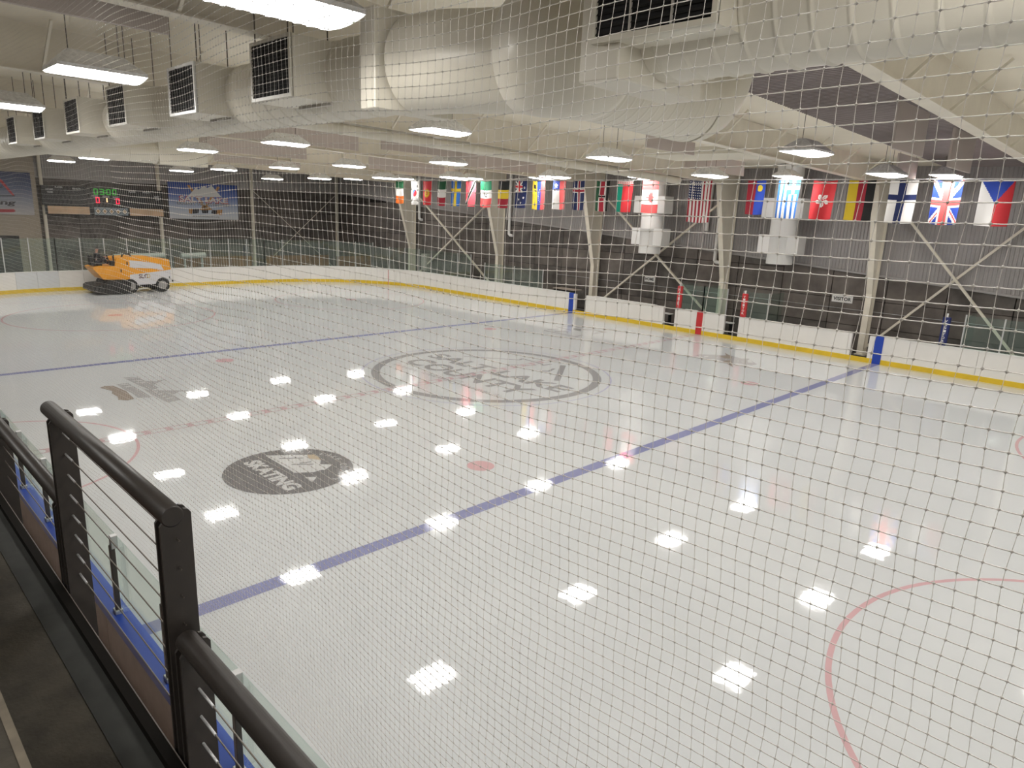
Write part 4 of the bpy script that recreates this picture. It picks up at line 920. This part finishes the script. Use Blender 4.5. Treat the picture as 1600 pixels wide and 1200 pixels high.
for nm, (px, py) in (('front', (254, 444.3)), ('rear', (204.5, 446.5))):
    yw, zw = ZP(px, py); zw = 0.43
    for xx in (ZX1-0.12, ZX0+0.12):
        o_ = MB(); o_.path([(xx-0.15, yw, zw), (xx-0.13, yw, zw), (xx+0.13, yw, zw), (xx+0.15, yw, zw)], [0.38, 0.43, 0.43, 0.38], 24); tyre = o_.build('wheel', M_BLACK, zm_)
        s_ = 1 if xx > -28.8 else -1
        o_ = MB(); o_.path([(xx+s_*0.14, yw, zw), (xx+s_*0.16, yw, zw), (xx+s_*0.165, yw, zw)], [0.27, 0.25, 0.09], 20); o_.build('hub', mat('wheel_hub', (0.30, 0.29, 0.28), 0.5), tyre)
q = MB(); q.prism([ZP(144,448.5), ZP(148,446), ZP(165,443.5), ZP(168,438), ZP(185,436.5), ZP(203,439), ZP(200,456), ZP(190,459), ZP(160,458.5), ZP(144,455.5)], 0, ZX0-0.1, ZX1+0.35); 
q2 = MB(); q2.v = [(x_, y_, max(0.015, z_)) for x_, y_, z_ in q.v]; q2.f = q.f; q2.mi = q.mi; q2.sm = q.sm; q2.build('conditioner', M_BLACK, zm_)
ys, zs = ZP(158, 416)
box('seat', -28.95, -28.4, ys-0.25, ys+0.2, zs-0.02, zs+0.14, M_BLACK, zm_, bev=0.04); box('seat_back', -28.95, -28.4, ys-0.42, ys-0.27, zs+0.0, zs+0.6, M_BLACK, zm_, bev=0.04)
yst, zst = ZP(171, 404)
q = MB(); q.tube((-28.68, yst+0.35, zs), (-28.68, yst+0.05, zst), 0.03, 8); q.build('steering_column', M_BLACK, zm_)
q = MB(); pts = []
for k in range(17):
    a = 2*PI*k/16; pts.append((-28.68+0.2*math.cos(a), yst+0.05-0.2*math.sin(a)*0.35, zst+0.03+0.2*math.sin(a)*0.93))
q.path(pts, 0.018, 6, caps=False); q.build('steering_wheel', M_BLACK, zm_)
q = MB(); yh, zh = ZP(178, 408)
q.tube((ZX1-0.2, yh, zs), (ZX1-0.2, yh+0.05, zh+0.35), 0.035, 8); q.tube((ZX1-0.55, yh+0.15, zs), (ZX1-0.55, yh+0.1, zh+0.25), 0.03, 8); q.box(ZX1-0.7, ZX1-0.15, yh-0.12, yh+0.2, zs, zs+0.25); q.build('control_levers', M_BLACK, zm_)
q = MB(); ya_, za_ = ZP(193, 402); yb_, zb_ = ZP(207, 401); q.path([(ZX1-0.5, ya_, za_-0.1), (ZX1-0.5, ya_+0.1, za_+0.14), (ZX1-0.5, (ya_+yb_)/2, za_+0.17), (ZX1-0.5, yb_, zb_+0.12), (ZX1-0.5, yb_+0.06, zb_-0.1)], 0.05, 8); q.build('fill_hose', M_BLACK, zm_)
ya_, za_ = ZP(269, 439); box('front_bumper', ZX0+0.3, ZX1-0.1, ya_-0.08, ya_+0.12, za_-0.06, za_+0.04, M_BLACK, zm_, bev=0.01)
q = MB(); ya_, za_ = ZP(224, 431.5); put_text(q, 'SLC', (ZX1+0.024, ya_, za_), (0,1,0), (0,0,1), 0.52, 0.26, bold=0.03); q.build('logo_lettering', mat('logo_maroon', (0.07, 0.01, 0.02), 0.5), zm_)
q = MB(); ya_, za_ = ZP(232, 431); put_text(q, 'o', (ZX1+0.026, ya_, za_), (0,1,0), (0,0,1), 0.2, 0.24); q.build('logo_accent', mat('logo_gold', (0.5, 0.36, 0.1), 0.5), zm_)
q = MB()
for px, py in ((198.5, 411.5), (189, 423), (264.5, 434)): ya_, za_ = ZP(px, py); q.box(ZX1, ZX1+0.03, ya_-0.03, ya_+0.03, za_-0.09, za_+0.09)
q.build('side_latch', M_BLACK, zm_)
q = MB(); ya_, za_ = ZP(228, 449); q.path([(ZX1-0.05, ya_-0.6, 0.2), (ZX1-0.05, ya_+0.1, 0.26)], 0.035, 8); q.build('wash_pipe', M_ALU, zm_)

# ---- driver: one continuous body mesh, clothing and hair as children
dr = thing('person', 'person in dark jacket and trousers driving the ice resurfacer', 'person', (-28.68, ys, zs))
def skinned(name, verts, edges, rad, m, parent, sub=1):
    off = WLOC[parent.name]; me = bpy.data.meshes.new(name); me.from_pydata([(a-off[0], c-off[1], d-off[2]) for a, c, d in verts], edges, []); o = bpy.data.objects.new(name, me); COL.objects.link(o); o.parent = parent; WLOC[o.name] = off
    me.materials.append(m); mod = o.modifiers.new('skin', 'SKIN'); mod.use_smooth_shade = True
    for i, r in enumerate(rad):
        sv = me.skin_vertices[0].data[i]; sv.radius = (r, r) if not hasattr(r, '__len__') else r; sv.use_root = (i == 0)
    o.modifiers.new('sub', 'SUBSURF').levels = sub; o.modifiers['sub'].render_levels = sub+1
    return o
hx_, hy_, hz_ = -28.68, ys-0.03, zs+0.2
J = {'pel': (hx_, hy_, hz_), 'waist': (hx_, hy_-0.02, hz_+0.2), 'chest': (hx_, hy_+0.01, hz_+0.40), 'neck': (hx_, hy_+0.04, hz_+0.56), 'jaw': (hx_, hy_+0.07, hz_+0.64), 'head': (hx_, hy_+0.07, hz_+0.75), 'crown': (hx_, hy_+0.05, hz_+0.84)}
for s_, n_ in ((-1, 'l'), (1, 'r')):
    J['sh'+n_] = (hx_+s_*0.19, hy_+0.02, hz_+0.46); J['el'+n_] = (hx_+s_*0.25, hy_+0.20, hz_+0.24); J['wr'+n_] = (hx_+s_*0.19, yst-0.08, zst+0.02); J['hand'+n_] = (hx_+s_*0.17, yst+0.0, zst+0.05)
    J['hip'+n_] = (hx_+s_*0.1, hy_+0.04, hz_-0.01); J['kn'+n_] = (hx_+s_*0.14, hy_+0.47, hz_+0.02); J['an'+n_] = (hx_+s_*0.14, hy_+0.50, zs-0.38+0.02); J['toe'+n_] = (hx_+s_*0.15, hy_+0.66, zs-0.38-0.02)
# footwell so the feet have somewhere to rest is the open platform top: keep feet above it
for n_ in 'lr':
    J['kn'+n_] = (J['kn'+n_][0], hy_+0.42, hz_+0.16); J['an'+n_] = (J['an'+n_][0], hy_+0.58, zs+0.08); J['toe'+n_] = (J['toe'+n_][0], hy_+0.72, zs+0.05)
BODY = ['pel','waist','chest','neck','jaw','head','crown','shl','ell','wrl','handl','shr','elr','wrr','handr','hipl','knl','anl','toel','hipr','knr','anr','toer']
RB = {'pel': .13, 'waist': .125, 'chest': .14, 'neck': .055, 'jaw': .07, 'head': .095, 'crown': .06, 'sh': .065, 'el': .045, 'wr': .03, 'hand': .035, 'hip': .085, 'kn': .06, 'an': .042, 'toe': .035}
E_ = [('pel','waist'),('waist','chest'),('chest','neck'),('neck','jaw'),('jaw','head'),('head','crown')]
for n_ in 'lr': E_ += [('chest','sh'+n_),('sh'+n_,'el'+n_),('el'+n_,'wr'+n_),('wr'+n_,'hand'+n_),('pel','hip'+n_),('hip'+n_,'kn'+n_),('kn'+n_,'an'+n_),('an'+n_,'toe'+n_)]
fs_ = []                                      # five fingers on each hand closing on the wheel
for n_, s_ in (('l', -1), ('r', 1)):
    hx2, hy2, hz2 = J['hand'+n_]
    for k in range(5):
        a_ = 'f%s%d' % (n_, k); J[a_+'a'] = (hx2+s_*(-0.03+0.014*k), hy2+0.045, hz2+0.02-(0.03 if k == 0 else 0)); J[a_+'b'] = (hx2+s_*(-0.03+0.014*k), hy2+0.06, hz2-0.02)
        BODY += [a_+'a', a_+'b']; E_ += [('hand'+n_, a_+'a'), (a_+'a', a_+'b')]
def rb(k): return RB.get(k) or (0.009 if k.startswith('f') else RB[k[:-1]])
body = skinned('body', [J[k] for k in BODY], [(BODY.index(a), BODY.index(c)) for a, c in E_], [rb(k) for k in BODY], mat('skin_tone', (0.45, 0.24, 0.18), 0.6), dr)
JK = ['chest','waist','pel','neck','shl','ell','wrl','shr','elr','wrr']
skinned('jacket', [J[k] if k != 'neck' else (hx_, hy_+0.03, hz_+0.52) for k in JK], [(0,1),(1,2),(0,3),(0,4),(4,5),(5,6),(0,7),(7,8),(8,9)], [rb(k)+0.03 for k in JK], mat('black_jacket', (0.012, 0.012, 0.016), 0.8), dr)
TR = ['pel','hipl','knl','anl','hipr','knr','anr']
skinned('trousers', [J[k] for k in TR], [(0,1),(1,2),(2,3),(0,4),(4,5),(5,6)], [rb(k)+0.02 for k in TR], mat('dark_trousers', (0.02, 0.02, 0.03), 0.8), dr)
q = MB(); hcx, hcy, hcz = J['head']; vs_ = []; nr = 10
for i in range(6):
    th = (PI*0.58)*i/5
    for k in range(nr): a = 2*PI*k/nr; vs_.append((hcx+0.105*math.sin(th)*math.cos(a), hcy-0.025+0.11*math.sin(th)*math.sin(a), hcz+0.03+0.10*math.cos(th)))
q.add(vs_, [(i*nr+k, i*nr+(k+1) % nr, (i+1)*nr+(k+1) % nr, (i+1)*nr+k) for i in range(5) for k in range(nr)], 0, True); q.build('hair', mat('dark_hair', (0.015, 0.01, 0.008), 0.7), dr)
q = MB(); fy = hcy+0.085
q.add([(hcx-0.014, fy, hcz-0.03), (hcx+0.014, fy, hcz-0.03), (hcx, fy+0.035, hcz-0.03), (hcx, fy+0.005, hcz+0.02)], [(0,1,2),(0,2,3),(1,3,2),(0,3,1)]); q.build('nose', MATS['skin_tone'], dr)
for s_ in (-1, 1):
    q = MB(); q.path([(hcx+s_*0.035-0.012, fy+0.002, hcz+0.005), (hcx+s_*0.035+0.012, fy+0.002, hcz+0.005)], 0.007, 6); q.build('eye', M_BLACK, dr)
    q = MB(); q.path([(hcx+s_*0.095, hcy-0.01, hcz-0.03), (hcx+s_*0.105, hcy-0.015, hcz), (hcx+s_*0.095, hcy-0.01, hcz+0.03)], 0.012, 6); q.build('ear', MATS['skin_tone'], dr)
q = MB(); q.path([(hcx-0.025, fy-0.012, hcz-0.065), (hcx+0.025, fy-0.012, hcz-0.065)], 0.006, 6); q.build('mouth', mat('lip', (0.3, 0.1, 0.09), 0.6), dr)

# ================================================================= SPECTATOR STAND
FZL, FYE = 3.56, -16.24                         # front tread level and front edge
q = MB(); q.box(-38, 37, -16.72, FYE, FZL-0.35, FZL); q.box(-38, 37, -16.72, -16.32, -0.06, FZL-0.35)
st = q.build('floor_stand', M_STAND); tag(st, 'dark concrete front tread of the spectator stand', 'stand floor', kind='structure')
box('edge_strip', -38, 37, -16.385, FYE-0.03, FZL-0.002, FZL+0.004, M_STAND2, st)
q = MB(); q.box(-38, 37, -18.6, -16.72, 3.0, 4.0); q.box(-38, 37, -20.4, -18.6, 3.0, 4.4); q.box(-38, 37, -24, -20.4, 3.0, 4.8)
st2 = q.build('floor_upper_tier', M_STAND); tag(st2, 'dark concrete upper tiers of the spectator stand', 'stand floor', kind='structure')
box('nosing', -38, 37, -16.725, -16.70, 3.97, 4.003, mat('pale_nosing', (0.16, 0.135, 0.10), 0.8, noise=0.3, nscale=9), st2)
tag(box('floor_walkway', -38, 37, -16.3, -HY-TH-0.01, -0.06, 0.55, mat('tan_walkway_paint', (0.82, 0.68, 0.62), 0.7, noise=0.08, nscale=5)), 'tan raised walkway floor between the near boards and the stand', 'walkway', kind='structure')
RY = -16.17
M_KERB = mat('black_kerb_paint', (0.008, 0.007, 0.006), 0.8, spec=0.05)
kerb = thing('edge_kerb', 'black steel kerb channel along the front edge of the stand', 'kerb', (10, FYE, FZL)); box('upstand', -38, 37, FYE-0.03, FYE+0.0, FZL, FZL+0.045, M_KERB, kerb); box('fascia', -38, 37, FYE, FYE+0.012, FZL-0.33, FZL+0.045, M_KERB, kerb); box('bright_lip', -38, 37, FYE+0.012, FYE+0.016, FZL+0.03, FZL+0.046, mat('pale_edge', (0.14, 0.12, 0.11), 0.5), kerb)  # lip is a thin strip paler than the kerb
def rail(label, x0, x1, zt, ov0, ov1):
    t = thing('guard_rail', label, 'railing', ((x0+x1)/2, RY, FZL), 'railings along the stand edge')
    q = MB(); q.path([(x0-ov0, RY, zt), (x0-ov0+0.002, RY, zt), (x1+ov1-0.002, RY, zt), (x1+ov1, RY, zt)], [0.036, 0.04, 0.04, 0.036], 24); q.build('top_rail', M_RAIL, t)
    xs_ = [x0, x1] if x1-x0 < 2.2 else [x0+(x1-x0)*k/round((x1-x0)/1.75) for k in range(round((x1-x0)/1.75)+1)]
    for xx in xs_:
        for dx, dz, nm in ((-0.022, -0.035, 'post_plate'), (0.022, -0.035, 'post_plate')):
            q = MB(); q.prism([(RY-0.045, FZL-0.28), (RY+0.065, FZL-0.28), (RY+0.065, zt-0.0), (RY+0.055, zt+0.015), (RY+0.04, zt+0.02), (RY+0.0, zt-0.0), (RY-0.03, zt-0.01), (RY-0.045, zt-0.03)], 0, xx+dx-0.006, xx+dx+0.006); q.build(nm, M_RAIL, t)
        q = MB(); q.box(xx-0.016, xx+0.016, RY-0.03, RY+0.05, FZL-0.28, zt-0.06); q.build('post_core', M_RAIL, t)
    n = 8 if zt > FZL+0.8 else 4
    for k in range(n):
        zz = FZL+0.13+(zt-FZL-0.22)*k/(n-1) if n > 4 else FZL+0.12+(zt-FZL-0.18)*k/(n-1)
        q = MB(); q.tube((x0-0.05, RY+0.01, zz), (x1+0.05, RY+0.01, zz), 0.0032, 6); c_ = q.build('cable', M_CABLE, t)
        for xx, s_ in ((x0, 1), (x1, -1)): q = MB(); q.tube((xx+s_*0.03, RY+0.01, zz), (xx+s_*0.16, RY+0.01, zz), 0.0055, 6); q.build('turnbuckle', M_ALU, c_)
rail('tall bronze cable railing between two posts in the left foreground', 13.78, 15.33, 4.58, 0.17, 0.03)
rail('low bronze cable railing at the left edge of the picture', 8.4, 13.66, 4.08, 0.0, 0.03)
rail('low bronze cable railing at the bottom of the picture', 15.43, 20.7, 4.10, 0.03, 0.0)
q = MB(); q.bevbox(13.4, 15.38, -17.1, -16.84, 4.0, 4.05, 0.02)
tag(q.build('bench_plank', mat('orange_wood', (0.35, 0.12, 0.035), 0.5, noise=0.3, nscale=8)), 'orange wooden bench plank at the bottom left corner', 'bench')

# ================================================================= SAFETY NET
CE = 0.046; NY = -15.05
def net():
    V = []; F = []
    def wave(x, z):
        return (x+0.010*np.sin(z*2.3+x*0.7)+0.004*np.sin(z*19+x*5), NY+0.05*np.sin(x*0.55+z*0.4)+0.02*np.sin(x*2.1-z), z+0.020*np.sin(x*1.9)+0.006*np.sin(x*4.3+z*1.1)+0.0012*np.sin(x*68.3*2))
    def strand(x, z, r):
        X, Y, Z_ = wave(x, z); n = len(X); base = sum(len(a) for a in V)
        P_ = np.stack([X, Y, Z_], 1); d = np.gradient(P_, axis=0); d /= np.linalg.norm(d, axis=1)[:, None]
        u = np.tile(np.array([0.0, 1.0, 0.0]), (n, 1)); w = np.cross(d, u); w /= np.linalg.norm(w, axis=1)[:, None]
        vv = np.stack([P_+np.broadcast_to(r, (n,))[:, None]*(math.cos(a)*u+math.sin(a)*w) for a in (PI/2, PI/2+2.094, PI/2+4.189)], 1).reshape(-1, 3)
        i = np.arange(n-1)[:, None]; q = []
        for k in range(3): q.append(np.concatenate([base+i*3+k, base+i*3+(k+1) % 3, base+(i+1)*3+(k+1) % 3, base+(i+1)*3+k], 1))
        V.append(vv); F.append(np.concatenate(q, 0))
    X0_, X1_, Z0_, Z1_ = -4.0, 23.0, 2.1, 8.0
    zz = np.arange(Z0_, Z1_, CE); zc_ = np.arange(Z0_, Z1_, CE*3)
    for xx in np.arange(X0_, X1_, CE):
        z = zz if xx > 10 else zc_; strand(np.full(len(z), xx), z, 0.00034+0.00055*min(1, max(0, (xx-10)/6.5)))
    xa = np.concatenate([np.arange(X0_, 9.5, CE*3), np.arange(9.5, X1_, CE/2)])
    for z in zz: strand(xa, np.full(len(xa), z), 0.0007+0.0011*np.clip((xa-11)/6.5, 0, 1))
    gx_, gz_ = np.meshgrid(np.arange(X0_, X1_, CE), zz); gx_, gz_ = gx_.ravel(), gz_.ravel(); k = (gx_ > 11) & (gx_ < 20.5); gx_, gz_ = gx_[k], gz_[k]
    A, B_, C_ = wave(gx_, gz_); c = np.stack([A, B_, C_], 1); r = 0.0050
    o6 = np.array([(r,0,0),(-r,0,0),(0,r,0),(0,-r,0),(0,0,r),(0,0,-r)]); base = sum(len(a) for a in V); vv = (c[:, None, :]+o6[None]).reshape(-1, 3)
    tri = np.array([(0,2,4),(2,1,4),(1,3,4),(3,0,4),(2,0,5),(1,2,5),(3,1,5),(0,3,5)]); T3 = (base+np.arange(len(c))[:, None, None]*6+tri[None]).reshape(-1, 3); V.append(vv)
    v = np.concatenate(V); f4 = np.concatenate(F)
    me = bpy.data.meshes.new('safety_net'); nl = f4.size+T3.size; nf = len(f4)+len(T3)
    me.vertices.add(len(v)); me.vertices.foreach_set('co', (v-np.array([10, NY, 2.2])).astype(np.float32).ravel())
    me.loops.add(nl); me.loops.foreach_set('vertex_index', np.concatenate([f4.ravel(), T3.ravel()]).astype(np.int32))
    me.polygons.add(nf); ls = np.concatenate([np.arange(len(f4))*4, f4.size+np.arange(len(T3))*3]).astype(np.int32); me.polygons.foreach_set('loop_start', ls)
    me.update(calc_edges=True); me.validate()
    o = bpy.data.objects.new('safety_net', me); COL.objects.link(o); o.location = (10, NY, 2.2); me.materials.append(M_NET)
    tag(o, 'white knotted safety net hanging between the stand and the ice', 'net', kind='stuff'); return o
net()
